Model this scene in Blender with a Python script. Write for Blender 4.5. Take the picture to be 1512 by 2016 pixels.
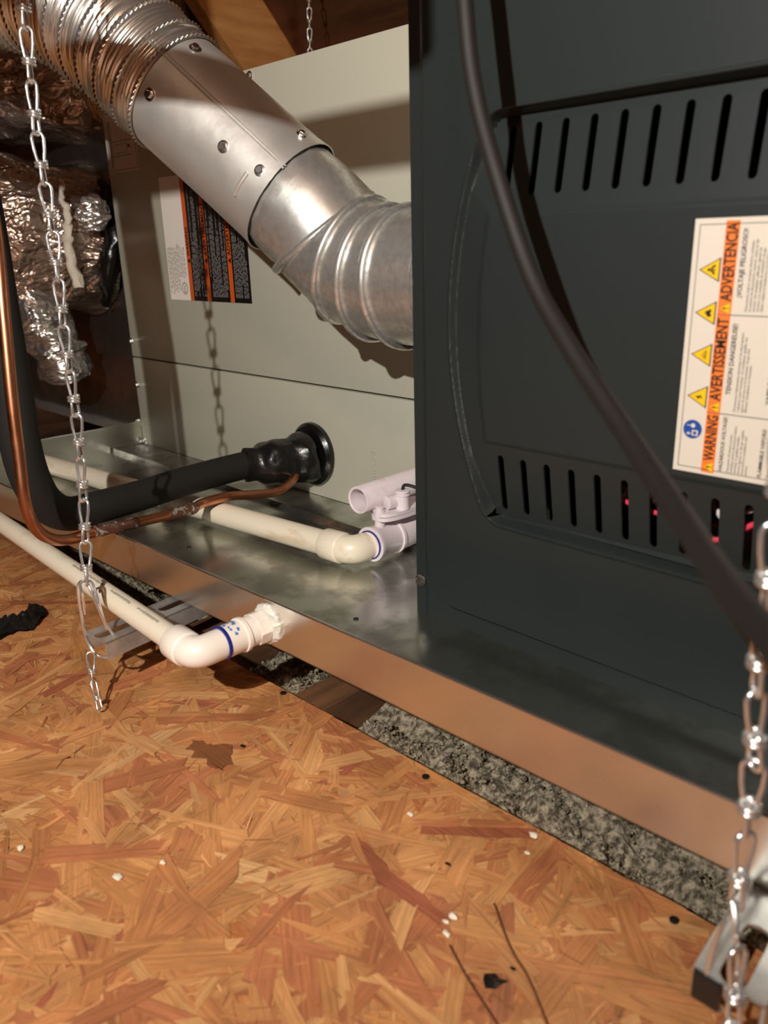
import bpy, bmesh, math, random
import numpy as np
from mathutils import Vector, Matrix, noise as mnoise
for o in list(bpy.data.objects): bpy.data.objects.remove(o)
random.seed(7); RNG = np.random.default_rng(7)
SC = bpy.context.scene; COL = SC.collection
pi = math.pi; V = Vector

# ------------------------------------------------------------------ camera
CAMH = 0.36
cam = bpy.data.cameras.new('camera'); camo = bpy.data.objects.new('camera', cam); COL.objects.link(camo)
R_ = Matrix(((0.70715, 0.20839, -0.67566), (0.70653, -0.24538, 0.66378), (-0.02747, -0.94676, -0.32076)))
mw = Matrix(((R_[0][0], -R_[0][1], -R_[0][2], 0), (R_[1][0], -R_[1][1], -R_[1][2], 0), (R_[2][0], -R_[2][1], -R_[2][2], CAMH), (0, 0, 0, 1)))
camo.matrix_world = mw
cam.sensor_fit = 'VERTICAL'; cam.sensor_height = 36.0; cam.lens = 1566 / 2016 * 36
cam.clip_start = 0.01
cam.dof.use_dof = True; cam.dof.focus_distance = 0.78; cam.dof.aperture_fstop = 8.0
SC.camera = camo
# ------------------------------------------------------------------ world, lights, exposure
SC.view_settings.view_transform = 'Standard'; SC.view_settings.look = 'None'
SC.view_settings.gamma = 1.0; SC.view_settings.use_curve_mapping = False
SC.view_settings.exposure = 0.0
W = bpy.data.worlds.new('world'); SC.world = W; W.use_nodes = True
W.node_tree.nodes['Background'].inputs[0].default_value = (0.02, 0.013, 0.008, 1)
W.node_tree.nodes['Background'].inputs[1].default_value = 1.0

def lamp(name, loc, energy, color, radius):
    l = bpy.data.lights.new(name, 'POINT'); l.energy = energy; l.color = color; l.shadow_soft_size = radius
    o = bpy.data.objects.new(name, l); o.location = loc; COL.objects.link(o); return o
wl = bpy.data.lights.new('work_light', 'SPOT'); wl.energy = 51.0; wl.color = (1.0, 0.97, 0.91); wl.shadow_soft_size = 0.007
wl.spot_size = math.radians(104); wl.spot_blend = 0.85
wlo = bpy.data.objects.new('work_light', wl); wlo.location = (0.0, -0.40, 0.72); COL.objects.link(wlo)
wlo.rotation_euler = (V((-0.80, 0.52, 0.24)) - V(wlo.location)).to_track_quat('-Z', 'Y').to_euler()
lamp('warm_fill', (0.9, -1.0, 1.75), 36.0, (1.0, 0.74, 0.52), 0.12)  # unseen warm fill lamp, added to lift the shadows

# ------------------------------------------------------------------ materials
MATS = {}
def srgb(r, g, b):
    f = lambda c: (c / 255 / 12.92) if c / 255 <= 0.04045 else ((c / 255 + 0.055) / 1.055) ** 2.4
    return (f(r), f(g), f(b), 1)
def mat(name, col, rough=0.5, metal=0.0, col2=None, nscale=8, contrast=(0.35, 0.65), rough2=None, bump=None, stretch=None, coord='Object', attr=None, spec=0.5, coat=0.0):
    m = bpy.data.materials.new(name); m.use_nodes = True; nt = m.node_tree; N = nt.nodes; Lk = nt.links
    b = N['Principled BSDF']; b.inputs['Base Color'].default_value = col; b.inputs['Roughness'].default_value = rough
    b.inputs['Metallic'].default_value = metal; b.inputs['Specular IOR Level'].default_value = spec
    b.inputs['Coat Weight'].default_value = coat
    tc = N.new('ShaderNodeTexCoord'); src = tc.outputs[coord]
    if stretch:
        mp = N.new('ShaderNodeMapping'); mp.inputs['Scale'].default_value = stretch; Lk.new(src, mp.inputs['Vector']); src = mp.outputs[0]
    if col2 is not None or rough2 is not None:
        n = N.new('ShaderNodeTexNoise'); n.inputs['Scale'].default_value = nscale; n.inputs['Detail'].default_value = 5; n.inputs['Roughness'].default_value = 0.6
        Lk.new(src, n.inputs['Vector'])
        r = N.new('ShaderNodeMapRange'); r.inputs['From Min'].default_value = contrast[0]; r.inputs['From Max'].default_value = contrast[1]
        Lk.new(n.outputs['Fac'], r.inputs['Value'])
        if col2 is not None:
            mx = N.new('ShaderNodeMix'); mx.data_type = 'RGBA'; mx.inputs[6].default_value = col; mx.inputs[7].default_value = col2
            Lk.new(r.outputs[0], mx.inputs[0]); Lk.new(mx.outputs[2], b.inputs['Base Color'])
        if rough2 is not None:
            rr = N.new('ShaderNodeMapRange'); rr.inputs['To Min'].default_value = rough; rr.inputs['To Max'].default_value = rough2
            Lk.new(r.outputs[0], rr.inputs['Value']); Lk.new(rr.outputs[0], b.inputs['Roughness'])
    if bump:
        n2 = N.new('ShaderNodeTexNoise'); n2.inputs['Scale'].default_value = bump[0]; n2.inputs['Detail'].default_value = 4
        Lk.new(src, n2.inputs['Vector'])
        bp = N.new('ShaderNodeBump'); bp.inputs['Strength'].default_value = bump[1]; bp.inputs['Distance'].default_value = bump[2]
        Lk.new(n2.outputs['Fac'], bp.inputs['Height']); Lk.new(bp.outputs[0], b.inputs['Normal'])
    MATS[name] = m; return m

mat('furnace_paint', srgb(37, 42, 42), 0.40, 0, bump=(900, 0.05, 0.0004), spec=0.45)
mat('cabinet_dark', srgb(30, 31, 30), 0.6)
mat('coil_paint', srgb(184, 181, 164), 0.45, 0, bump=(600, 0.03, 0.0004))
mat('galv_wall', (0.80, 0.78, 0.73, 1), 0.20, 0.97, col2=(0.70, 0.68, 0.63, 1), nscale=10, rough2=0.28)
mat('galv_pan', (0.56, 0.57, 0.53, 1), 0.22, 0.97, col2=(0.33, 0.34, 0.31, 1), nscale=16, rough2=0.34, contrast=(0.45, 0.6))
mat('galv_bright', (0.80, 0.79, 0.75, 1), 0.30, 0.82, col2=(0.58, 0.56, 0.53, 1), nscale=160, rough2=0.40, contrast=(0.4, 0.62), bump=(60, 0.08, 0.002))
mat('galv_pipe', (0.86, 0.84, 0.80, 1), 0.36, 0.76, col2=(0.76, 0.74, 0.70, 1), nscale=25, rough2=0.50, bump=(35, 0.15, 0.003))
mat('flex_alu', (0.76, 0.71, 0.65, 1), 0.28, 0.9, bump=(90, 0.12, 0.002))
mat('steel_strut', (0.66, 0.66, 0.64, 1), 0.38, 0.75, col2=(0.42, 0.42, 0.41, 1), nscale=40)
mat('chain_zinc', (0.88, 0.88, 0.87, 1), 0.22, 0.88)
mat('screw_zinc', (0.72, 0.72, 0.70, 1), 0.22, 1.0)
mat('dark_steel', (0.06, 0.055, 0.05, 1), 0.35, 0.8)
def foil_mat(name, c1, c2):
    m = mat(name, c1, 0.20, 0.92, col2=c2, nscale=7, rough2=0.32, contrast=(0.38, 0.58)); nt = m.node_tree; N = nt.nodes; Lk = nt.links
    tc = N.new('ShaderNodeTexCoord'); mp = N.new('ShaderNodeMapping'); mp.inputs['Scale'].default_value = (0.7, 1, 1.5); Lk.new(tc.outputs['Object'], mp.inputs['Vector'])
    nz = N.new('ShaderNodeTexNoise'); nz.inputs['Scale'].default_value = 16; Lk.new(mp.outputs[0], nz.inputs['Vector'])
    ad = N.new('ShaderNodeVectorMath'); ad.operation = 'MULTIPLY_ADD'; ad.inputs[1].default_value = (0.06, 0.06, 0.06); Lk.new(nz.outputs['Color'], ad.inputs[0]); Lk.new(mp.outputs[0], ad.inputs[2])
    prev = None
    for sc, w in ((24, 1.0), (55, 0.5), (120, 0.25)):
        v = N.new('ShaderNodeTexVoronoi'); v.inputs['Scale'].default_value = sc; Lk.new(ad.outputs[0], v.inputs['Vector'])
        ml = N.new('ShaderNodeMath'); ml.operation = 'MULTIPLY'; ml.inputs[1].default_value = w; Lk.new(v.outputs['Distance'], ml.inputs[0])
        if prev:
            a_ = N.new('ShaderNodeMath'); a_.operation = 'ADD'; Lk.new(prev.outputs[0], a_.inputs[0]); Lk.new(ml.outputs[0], a_.inputs[1]); prev = a_
        else: prev = ml
    bp = N.new('ShaderNodeBump'); bp.inputs['Strength'].default_value = 0.75; bp.inputs['Distance'].default_value = 0.010
    Lk.new(prev.outputs[0], bp.inputs['Height']); Lk.new(bp.outputs[0], N['Principled BSDF'].inputs['Normal'])
foil_mat('foil', (0.78, 0.71, 0.64, 1), (0.50, 0.36, 0.28, 1))
foil_mat('foil_bright', (0.86, 0.84, 0.81, 1), (0.70, 0.66, 0.62, 1))
mat('mastic', srgb(205, 196, 178), 0.6, bump=(60, 0.4, 0.004))
mat('rubber_foam', srgb(30, 29, 27), 0.75, 0, bump=(500, 0.25, 0.0006), spec=0.3)
mat('black_tape', srgb(22, 22, 22), 0.28, 0, bump=(60, 0.5, 0.003))
mat('black_plastic', srgb(14, 14, 14), 0.25, 0, bump=(25, 0.4, 0.006))
mat('cable_rubber', srgb(24, 20, 17), 0.6)
mat('copper', (0.62, 0.25, 0.12, 1), 0.30, 1.0, col2=(0.36, 0.15, 0.09, 1), nscale=30, rough2=0.45, contrast=(0.4, 0.7))
mat('copper_braze', (0.20, 0.09, 0.06, 1), 0.45, 0.8, col2=(0.6, 0.58, 0.55, 1), nscale=160, contrast=(0.54, 0.6))
mat('pvc_cream', srgb(232, 220, 198), 0.35, 0, col2=srgb(205, 180, 145), nscale=55, stretch=(0.25, 1, 1), contrast=(0.58, 0.75))
mat('pvc_white', srgb(238, 226, 214), 0.32, 0)
mat('pvc_lilac', srgb(226, 214, 218), 0.35, 0, col2=srgb(214, 192, 192), nscale=60, contrast=(0.55, 0.75))
mat('primer_blue', srgb(18, 36, 120), 0.35)
mat('primer_wash', srgb(70, 120, 190), 0.5)
mat('sealant', srgb(225, 222, 212), 0.4, bump=(200, 0.6, 0.002))
mat('print_black', srgb(20, 20, 20), 0.6)
mat('print_grey', srgb(95, 90, 86), 0.6)
mat('label_white', srgb(214, 203, 189), 0.4)
mat('label_bright', srgb(246, 236, 226), 0.35)
mat('print_pale', srgb(128, 124, 118), 0.5)
mat('label_tan', srgb(206, 190, 176), 0.5)
mat('label_orange', srgb(232, 120, 44), 0.45)
mat('label_orange_deep', srgb(214, 92, 34), 0.45)
mat('label_yellow', srgb(242, 190, 22), 0.45)
mat('label_blue', srgb(24, 72, 150), 0.45)
mat('label_black', srgb(22, 20, 20), 0.32)
mat('wire_red', srgb(228, 62, 84), 0.4)
mat('wire_white', srgb(220, 210, 200), 0.4)
mat('insulation', srgb(160, 147, 124), 0.95, 0, col2=srgb(78, 68, 54), nscale=210, contrast=(0.4, 0.6), bump=(260, 0.8, 0.004))
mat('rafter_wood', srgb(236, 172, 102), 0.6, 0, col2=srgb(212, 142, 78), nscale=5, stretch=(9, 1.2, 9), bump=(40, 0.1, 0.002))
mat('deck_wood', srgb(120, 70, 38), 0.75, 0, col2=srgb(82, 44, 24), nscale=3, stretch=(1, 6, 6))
mat('joist_wood', srgb(112, 74, 44), 0.8, 0, col2=srgb(70, 44, 26), nscale=6, stretch=(8, 1, 8))
mat('crumb', srgb(232, 218, 196), 0.6)
mat('needle', srgb(92, 52, 28), 0.7)
mat('osb_base', srgb(196, 128, 74), 0.55, 0, col2=srgb(156, 90, 50), nscale=40, stretch=(1, 3, 1))

def osb_material():
    m = bpy.data.materials.new('osb_strand'); m.use_nodes = True; nt = m.node_tree; N = nt.nodes; Lk = nt.links
    b = N['Principled BSDF']; b.inputs['Roughness'].default_value = 0.42; b.inputs['Specular IOR Level'].default_value = 0.5
    at = N.new('ShaderNodeAttribute'); at.attribute_name = 'tint'
    uv = N.new('ShaderNodeUVMap'); uv.uv_map = 'grain'
    mp = N.new('ShaderNodeMapping'); mp.inputs['Scale'].default_value = (14, 520, 1); Lk.new(uv.outputs[0], mp.inputs['Vector'])
    n = N.new('ShaderNodeTexNoise'); n.inputs['Scale'].default_value = 1.0; n.inputs['Detail'].default_value = 9; n.inputs['Roughness'].default_value = 0.75
    Lk.new(mp.outputs[0], n.inputs['Vector'])
    r = N.new('ShaderNodeMapRange'); r.inputs['From Min'].default_value = 0.3; r.inputs['From Max'].default_value = 0.7; r.inputs['To Min'].default_value = 0.54; r.inputs['To Max'].default_value = 1.34
    Lk.new(n.outputs['Fac'], r.inputs['Value'])
    tc = N.new('ShaderNodeTexCoord')
    n3 = N.new('ShaderNodeTexNoise'); n3.inputs['Scale'].default_value = 22; n3.inputs['Detail'].default_value = 7; Lk.new(tc.outputs['Object'], n3.inputs['Vector'])
    r3 = N.new('ShaderNodeMapRange'); r3.inputs['From Min'].default_value = 0.3; r3.inputs['From Max'].default_value = 0.7; r3.inputs['To Min'].default_value = 0.74; r3.inputs['To Max'].default_value = 1.14
    Lk.new(n3.outputs['Fac'], r3.inputs['Value'])
    ml = N.new('ShaderNodeMath'); ml.operation = 'MULTIPLY'; Lk.new(r.outputs[0], ml.inputs[0]); Lk.new(r3.outputs[0], ml.inputs[1])
    vm = N.new('ShaderNodeVectorMath'); vm.operation = 'SCALE'; Lk.new(at.outputs['Color'], vm.inputs[0]); Lk.new(ml.outputs[0], vm.inputs['Scale'])
    mp2 = N.new('ShaderNodeMapping'); mp2.inputs['Scale'].default_value = (70, 1500, 1); Lk.new(uv.outputs[0], mp2.inputs['Vector'])
    n4 = N.new('ShaderNodeTexNoise'); n4.inputs['Scale'].default_value = 1.0; n4.inputs['Detail'].default_value = 3; Lk.new(mp2.outputs[0], n4.inputs['Vector'])
    r4 = N.new('ShaderNodeMapRange'); r4.inputs['From Min'].default_value = 0.60; r4.inputs['From Max'].default_value = 0.70; r4.inputs['To Min'].default_value = 1.0; r4.inputs['To Max'].default_value = 0.62
    Lk.new(n4.outputs['Fac'], r4.inputs['Value'])
    vm2 = N.new('ShaderNodeVectorMath'); vm2.operation = 'SCALE'; Lk.new(vm.outputs[0], vm2.inputs[0]); Lk.new(r4.outputs[0], vm2.inputs['Scale'])
    Lk.new(vm2.outputs[0], b.inputs['Base Color'])
    bp = N.new('ShaderNodeBump'); bp.inputs['Strength'].default_value = 0.35; bp.inputs['Distance'].default_value = 0.0012
    Lk.new(n.outputs['Fac'], bp.inputs['Height']); Lk.new(bp.outputs[0], b.inputs['Normal'])
    MATS['osb_strand'] = m
osb_material()

# ------------------------------------------------------------------ mesh helpers
class MB:
    def __init__(s): s.v = []; s.f = []
    def add(s, vs, fs):
        k = len(s.v); s.v += [tuple(p) for p in vs]; s.f += [tuple(i + k for i in q) for q in fs]; return s
    def box(s, x0, x1, y0, y1, z0, z1, bev=0.0):
        if bev:
            bm = bmesh.new(); bmesh.ops.create_cube(bm, size=1)
            for q in bm.verts: q.co = V(((x0 + x1) / 2 + q.co.x * (x1 - x0), (y0 + y1) / 2 + q.co.y * (y1 - y0), (z0 + z1) / 2 + q.co.z * (z1 - z0)))
            bmesh.ops.bevel(bm, geom=list(bm.edges), offset=bev, segments=2, affect='EDGES', profile=0.5)
            s.bm(bm); return s
        vs = [(x, y, z) for z in (z0, z1) for y in (y0, y1) for x in (x0, x1)]
        return s.add(vs, [(0, 2, 3, 1), (4, 5, 7, 6), (0, 1, 5, 4), (2, 6, 7, 3), (0, 4, 6, 2), (1, 3, 7, 5)])
    def bm(s, bm, M=None):
        bm.verts.index_update()
        s.add([(M @ q.co) if M else q.co.copy() for q in bm.verts], [[q.index for q in f.verts] for f in bm.faces]); bm.free(); return s
    def rings(s, rings, cap=True, closed=False):
        n = len(rings[0]); vs = [p for r in rings for p in r]; fs = []
        m = len(rings)
        for i in range(m if closed else m - 1):
            a = i * n; b = ((i + 1) % m) * n
            for j in range(n): fs.append((a + j, a + (j + 1) % n, b + (j + 1) % n, b + j))
        if cap and not closed:
            fs.append(tuple(range(n - 1, -1, -1))); fs.append(tuple((m - 1) * n + j for j in range(n)))
        return s.add(vs, fs)
    def tube(s, path, r, n=12, cap=True, closed=False):
        P = [V(p) for p in path]; m = len(P); rs = r if hasattr(r, '__len__') else [r] * m
        T = []
        for i in range(m):
            a = P[(i - 1) % m] if (closed or i > 0) else P[i]; b = P[(i + 1) % m] if (closed or i < m - 1) else P[i]
            t = (b - a); T.append(t.normalized() if t.length > 1e-9 else (T[-1] if T else V((0, 0, 1))))
        u = T[0].orthogonal().normalized(); rings = []
        for i in range(m):
            u = (u - T[i] * u.dot(T[i])).normalized(); w = T[i].cross(u)
            rings.append([P[i] + (u * math.cos(2 * pi * j / n) + w * math.sin(2 * pi * j / n)) * rs[i] for j in range(n)])
        return s.rings(rings, cap, closed)
    def lathe(s, base, axis, prof, n=24, cap=True):       # prof: (distance along axis, radius)
        a = V(axis).normalized(); u = a.orthogonal().normalized(); w = a.cross(u); b = V(base)
        return s.rings([[b + a * h + (u * math.cos(2 * pi * j / n) + w * math.sin(2 * pi * j / n)) * max(r, 1e-5) for j in range(n)] for h, r in prof], cap)
    def hexa(s, base, axis, h, r):
        return s.lathe(base, axis, [(0, r), (h * 0.8, r), (h, r * 0.86)], 6)

def wloc(o):
    l = V((0, 0, 0))
    while o: l += o.location; o = o.parent
    return l
def setp(o, label=None, cat=None, group=None, kind=None):
    if label: o['label'] = label
    if cat: o['category'] = cat
    if group: o['group'] = group
    if kind: o['kind'] = kind
    return o
def obj(name, mb, m, parent=None, smooth=0.6, origin=None):
    me = bpy.data.meshes.new(name)
    off = wloc(parent) if parent else (V(origin) if origin else V((0, 0, 0)))
    me.from_pydata([(p[0] - off.x, p[1] - off.y, p[2] - off.z) for p in mb.v], [], mb.f)
    me.update()
    if smooth: me.shade_smooth(); me.set_sharp_from_angle(angle=smooth)
    me.materials.append(MATS[m])
    o = bpy.data.objects.new(name, me); COL.objects.link(o)
    if parent: o.parent = parent
    elif origin: o.location = off
    return o
def thing(name, loc, label, cat, group=None):
    o = bpy.data.objects.new(name, None); o.empty_display_size = 0.05; o.location = loc; COL.objects.link(o)
    return setp(o, label, cat, group)
def catmull(P, k=8, closed=False):
    P = [V(p) for p in P]; out = []; n = len(P)
    for i in range(n if closed else n - 1):
        g = (lambda j: P[j % n]) if closed else (lambda j: P[min(max(j, 0), n - 1)])
        p0, p1, p2, p3 = g(i - 1), g(i), g(i + 1), g(i + 2)
        for s in range(k):
            t = s / k
            out.append(0.5 * ((2 * p1) + (p2 - p0) * t + (2 * p0 - 5 * p1 + 4 * p2 - p3) * t * t + (3 * p1 - p0 - 3 * p2 + p3) * t ** 3))
    if not closed: out.append(P[-1])
    return out
def plate(outer, holes, th, M=None):
    """solid plate in local XY (thickness along -Z) with real holes"""
    bm = bmesh.new(); loops = [outer] + holes; E = []
    for lp in loops:
        vs = [bm.verts.new((p[0], p[1], 0)) for p in lp]
        for i in range(len(vs)): E.append(bm.edges.new((vs[i], vs[(i + 1) % len(vs)])))
    bmesh.ops.triangle_fill(bm, use_beauty=True, use_dissolve=False, edges=E, normal=(0, 0, 1))
    bm.verts.index_update()
    top = [v.co.copy() for v in bm.verts]; fs = [[v.index for v in f.verts] for f in bm.faces]; bm.free()
    n = len(top); vs = top + [p - V((0, 0, th)) for p in top]
    F = []
    for f in fs:
        a, b, c = (top[i] for i in f)
        if (b - a).cross(c - a).z < 0: f = f[::-1]
        F.append(f); F.append([i + n for i in f[::-1]])
    k = 0
    for li, lp in enumerate(loops):
        m = len(lp); area = sum(lp[i][0] * lp[(i + 1) % m][1] - lp[(i + 1) % m][0] * lp[i][1] for i in range(m))
        flip = (area < 0) != (li > 0)
        for i in range(m):
            a, b = k + i, k + (i + 1) % m
            F.append((a, a + n, b + n, b) if not flip else (b, b + n, a + n, a))
        k += m
    if M: vs = [M @ p for p in vs]
    mb = MB(); mb.add(vs, F); return mb
def capsule(cx, cy, dx, dy, r, k=6):
    """closed 2D slot outline around the segment +-(dx,dy)"""
    a = math.atan2(dy, dx); out = []
    for s, a0 in ((1, a - pi / 2), (-1, a + pi / 2)):
        for i in range(k + 1):
            t = a0 + pi * i / k; out.append((cx + s * dx + r * math.cos(t), cy + s * dy + r * math.sin(t)))
    return out
TXT_CACHE = {}
def text_mb(body, size, origin, ux, uy, align='LEFT', squash=1.0, extrude=0.0, fit=None, bold=0.0):
    cu = bpy.data.curves.new('txt', 'FONT'); cu.body = body; cu.size = size; cu.resolution_u = 2; cu.align_x = align; cu.extrude = extrude; cu.offset = bold * size
    o = bpy.data.objects.new('txt', cu); COL.objects.link(o)
    me = bpy.data.meshes.new_from_object(o)
    ux = V(ux); uy = V(uy); uz = ux.cross(uy); O = V(origin)
    if fit: squash = fit / max(p.co.x for p in me.vertices)
    mb = MB(); mb.add([O + ux * (p.co.x * squash) + uy * p.co.y + uz * p.co.z for p in me.vertices], [list(q.vertices) for q in me.polygons])
    bpy.data.objects.remove(o); bpy.data.curves.remove(cu); bpy.data.meshes.remove(me)
    return mb
def smoothstep(a, b, x):
    t = np.clip((x - a) / (b - a), 0, 1); return t * t * (3 - 2 * t)

# ================================================================== the attic shell
# OSB floor
OSB_Y = lambda x: 0.3645 + 0.022 * x          # the sawn edge of the sheet, facing the gap under the pan
mb = MB()
e = [(-3.6, -3.4), (2.6, -3.4), (2.6, OSB_Y(2.6)), (-3.6, OSB_Y(-3.6))]
mb.add([(x, y, -0.0008) for x, y in e] + [(x, y, -0.0125) for x, y in e], [(0, 1, 2, 3), (7, 6, 5, 4), (2, 6, 7, 3), (1, 5, 6, 2), (0, 4, 5, 1), (3, 7, 4, 0)])
floor = setp(obj('floor', mb, 'osb_base', smooth=0), 'orange-brown oriented strand board attic floor', None, None, 'structure')
PAL = [srgb(*c)[:3] for c in ((206, 146, 92), (202, 140, 88), (196, 134, 82), (210, 154, 100), (190, 126, 78), (182, 114, 74), (200, 138, 84), (204, 144, 90), (178, 112, 74), (192, 126, 78), (216, 166, 112), (170, 98, 70))]
def strands(n, x0, x1, y0, y1):
    vs = []; fs = []; cols = []; uvs = []; q = random.uniform
    for i in range(n):
        cx = q(x0, x1); cy = q(y0, y1); kind = random.random()
        if i > n * 0.80: L = q(0.004, 0.022); wd = q(0.0005, 0.0016)
        elif kind < 0.56: L = q(0.045, 0.120); wd = q(0.008, 0.022)
        elif kind < 0.80: L = q(0.025, 0.070); wd = q(0.004, 0.010)
        else: L = q(0.010, 0.050); wd = q(0.0012, 0.0042)
        a = random.gauss(0.35, 0.9) if random.random() < 0.55 else q(0, pi)
        z = -0.0006 + 0.0013 * i / n + q(-0.0002, 0.0002)
        ca, sa = math.cos(a), math.sin(a); tl = random.gauss(0, 0.006); tw = random.gauss(0, 0.032)
        h = L / 2; w = wd / 2
        e1 = sorted((q(-1, 1) for _ in range(3))); e2 = sorted((q(-1, 1) for _ in range(3)), reverse=True)
        sk1 = q(-1.2, 1.2); sk2 = q(-1.2, 1.2)
        pts = [(-h + sk1 * w * -1, -w), (-h * q(.1, .6), -w * q(.9, 1.1)), (h * q(.1, .6), -w * q(.85, 1.1)), (h - sk2 * w, -w * q(.7, 1))]
        pts += [(h + sk2 * w * t + q(-.5, .5) * w, w * t * .9) for t in e1]
        pts += [(h + sk2 * w, w * q(.7, 1)), (h * q(.1, .6), w * q(.9, 1.1)), (-h * q(.1, .6), w * q(.85, 1.1)), (-h + sk1 * w, w)]
        pts += [(-h + sk1 * w * t + q(-.5, .5) * w, w * t * .9) for t in e2]
        bend = random.gauss(0, 0.10); k = len(vs); loc = []
        for px, py in pts:
            py2 = py + bend * px * px / max(L, .01)
            X = cx + ca * px - sa * py2; Y = cy + sa * px + ca * py2
            if Y > OSB_Y(X): Y = OSB_Y(X)
            loc.append((X, Y, z + tl * px + tw * py))
        vs += loc; fs.append(tuple(range(k, k + len(pts))))
        c = PAL[min(int(random.triangular(0, 12, 1.5)), 11)]; g = q(0.90, 1.08)
        if wd < 0.0045: g *= q(0.62, 1.28)
        cols.append((c[0] * g, c[1] * g, c[2] * g, 1)); ru = q(0, 50); rv = q(0, 50)
        uvs += [(px + ru, py + rv) for px, py in pts]
    return vs, fs, cols, uvs
KNOT = [(-0.4813, 0.2530), (-0.4750, 0.2640), (-0.4520, 0.2740), (-0.4370, 0.2650), (-0.4330, 0.2545), (-0.4600, 0.2500)]
STRIP1 = [(-0.2889, 0.3101), (-0.2335, 0.3575), (-0.2280, 0.3508), (-0.2850, 0.3035)]
STRIP2 = [(-0.3130, 0.2740), (-0.3040, 0.2740), (-0.2700, 0.2680), (-0.2260, 0.2665), (-0.2290, 0.2590), (-0.2750, 0.2560)]
vs, fs, cols, uvs = strands(11500, -1.75, 0.30, -0.22, 0.37)
# dark knotty patch and two dark long strands
def ragged(poly, amp, seed):
    out = []; n = len(poly)
    for i in range(n):
        p, q_ = V((*poly[i], 0)), V((*poly[(i + 1) % n], 0))
        for k in range(6):
            c = p.lerp(q_, k / 6); c += V((mnoise.noise(c * 180 + V((seed, 0, 0))), mnoise.noise(c * 180 + V((0, seed, 0))), 0)) * amp; out.append((c.x, c.y))
    return out
for poly, c, amp in ((KNOT, srgb(136, 84, 52), 0.007), (STRIP1, srgb(164, 96, 66), 0.0018), (STRIP2, srgb(160, 92, 64), 0.0025)):
    poly = ragged(poly, amp, 3.3); k = len(vs); vs += [(x, y, 0.0010) for x, y in poly]; fs.append(tuple(range(k, k + len(poly)))); cols.append(c); uvs += [(x, y) for x, y in poly]
me = bpy.data.meshes.new('wood_strands'); me.from_pydata(vs, [], fs)
ca = me.attributes.new('tint', 'FLOAT_COLOR', 'FACE')
ca.data.foreach_set('color', np.array(cols, np.float32).ravel())
ul = me.uv_layers.new(name='grain'); ul.data.foreach_set('uv', np.array(uvs, np.float32).ravel())
me.materials.append(MATS['osb_strand']); me.update()
so = bpy.data.objects.new('wood_strands', me); COL.objects.link(so); so.parent = floor; so['kind'] = 'stuff'
# nails in the sheet
for x, y in ((-0.3209, 0.349), (-0.4839, 0.3496), (-0.1367, 0.3500)):
    obj('nail', MB().lathe((x, y, 0.0004), (0, 0, 1), [(0, 0.0027), (0.0009, 0.0027), (0.0013, 0.0016), (0.0011, 0.0001)], 14), 'dark_steel', floor)
# joists under the gap
for x in (-2.25, -1.45, -0.665, -0.475, 0.35):
    obj('joist', MB().box(x - 0.019, x + 0.019, 0.10, 2.0, -0.155, -0.0135), 'joist_wood', floor, smooth=0)
# attic base under the insulation
obj('subfloor', MB().box(-3.6, 2.6, 0.2, 2.6, -0.17, -0.156), 'joist_wood', floor, smooth=0)

# roof: two slopes of sheathing with rafters, gable ends
SL = 1.1; RZ0 = 0.84 + SL * 1.3
roofz = lambda y: RZ0 - SL * y                      # rear slope, falls away behind the unit
RY = -0.45
mb = MB()
def slab(mb, x0, x1, y0, z0, y1, z1, t):
    mb.add([(x0, y0, z0), (x1, y0, z0), (x1, y1, z1), (x0, y1, z1), (x0, y0, z0 + t), (x1, y0, z0 + t), (x1, y1, z1 + t), (x0, y1, z1 + t)],
           [(0, 1, 2, 3), (7, 6, 5, 4), (0, 4, 5, 1), (2, 6, 7, 3), (1, 5, 6, 2), (3, 7, 4, 0)])
slab(mb, -3.6, 2.6, RY, roofz(RY), 2.1, roofz(2.1), 0.02)
slab(mb, -3.6, 2.6, RY, roofz(RY), -3.3, roofz(RY) + SL * (RY - -3.3) * -1, 0.02)
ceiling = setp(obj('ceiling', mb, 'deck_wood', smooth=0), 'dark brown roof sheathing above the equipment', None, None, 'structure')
def rafter(x, sgn):
    mb = MB(); w = 0.019; d = 0.15
    y1 = 1.98 if sgn > 0 else -3.1
    z1 = roofz(y1) if sgn > 0 else roofz(RY) - SL * (RY - y1)
    mb.add([(x + sx * w, y, z - dz) for sx in (-1, 1) for (y, z, dz) in ((RY, roofz(RY), 0), (y1, z1, 0), (y1, z1, d * 1.45), (RY, roofz(RY), d * 1.45))],
           [(0, 1, 2, 3), (7, 6, 5, 4), (0, 4, 5, 1), (1, 5, 6, 2), (2, 6, 7, 3), (3, 7, 4, 0)])
    return obj('rafter', mb, 'rafter_wood', ceiling, smooth=0)
for x in (-2.46, -1.645, -0.83, -0.01, 0.80, 1.62): rafter(x, 1)
for x in (-2.48, -1.66, -0.84, -0.02, 0.80, 1.62): rafter(x, -1)
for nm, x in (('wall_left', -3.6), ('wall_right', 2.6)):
    setp(obj(nm, MB().box(x - 0.01, x + 0.01, -3.4, 2.1, -0.15, 3.1), 'deck_wood', smooth=0), 'brown gable end wall of the attic', None, None, 'structure')

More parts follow.
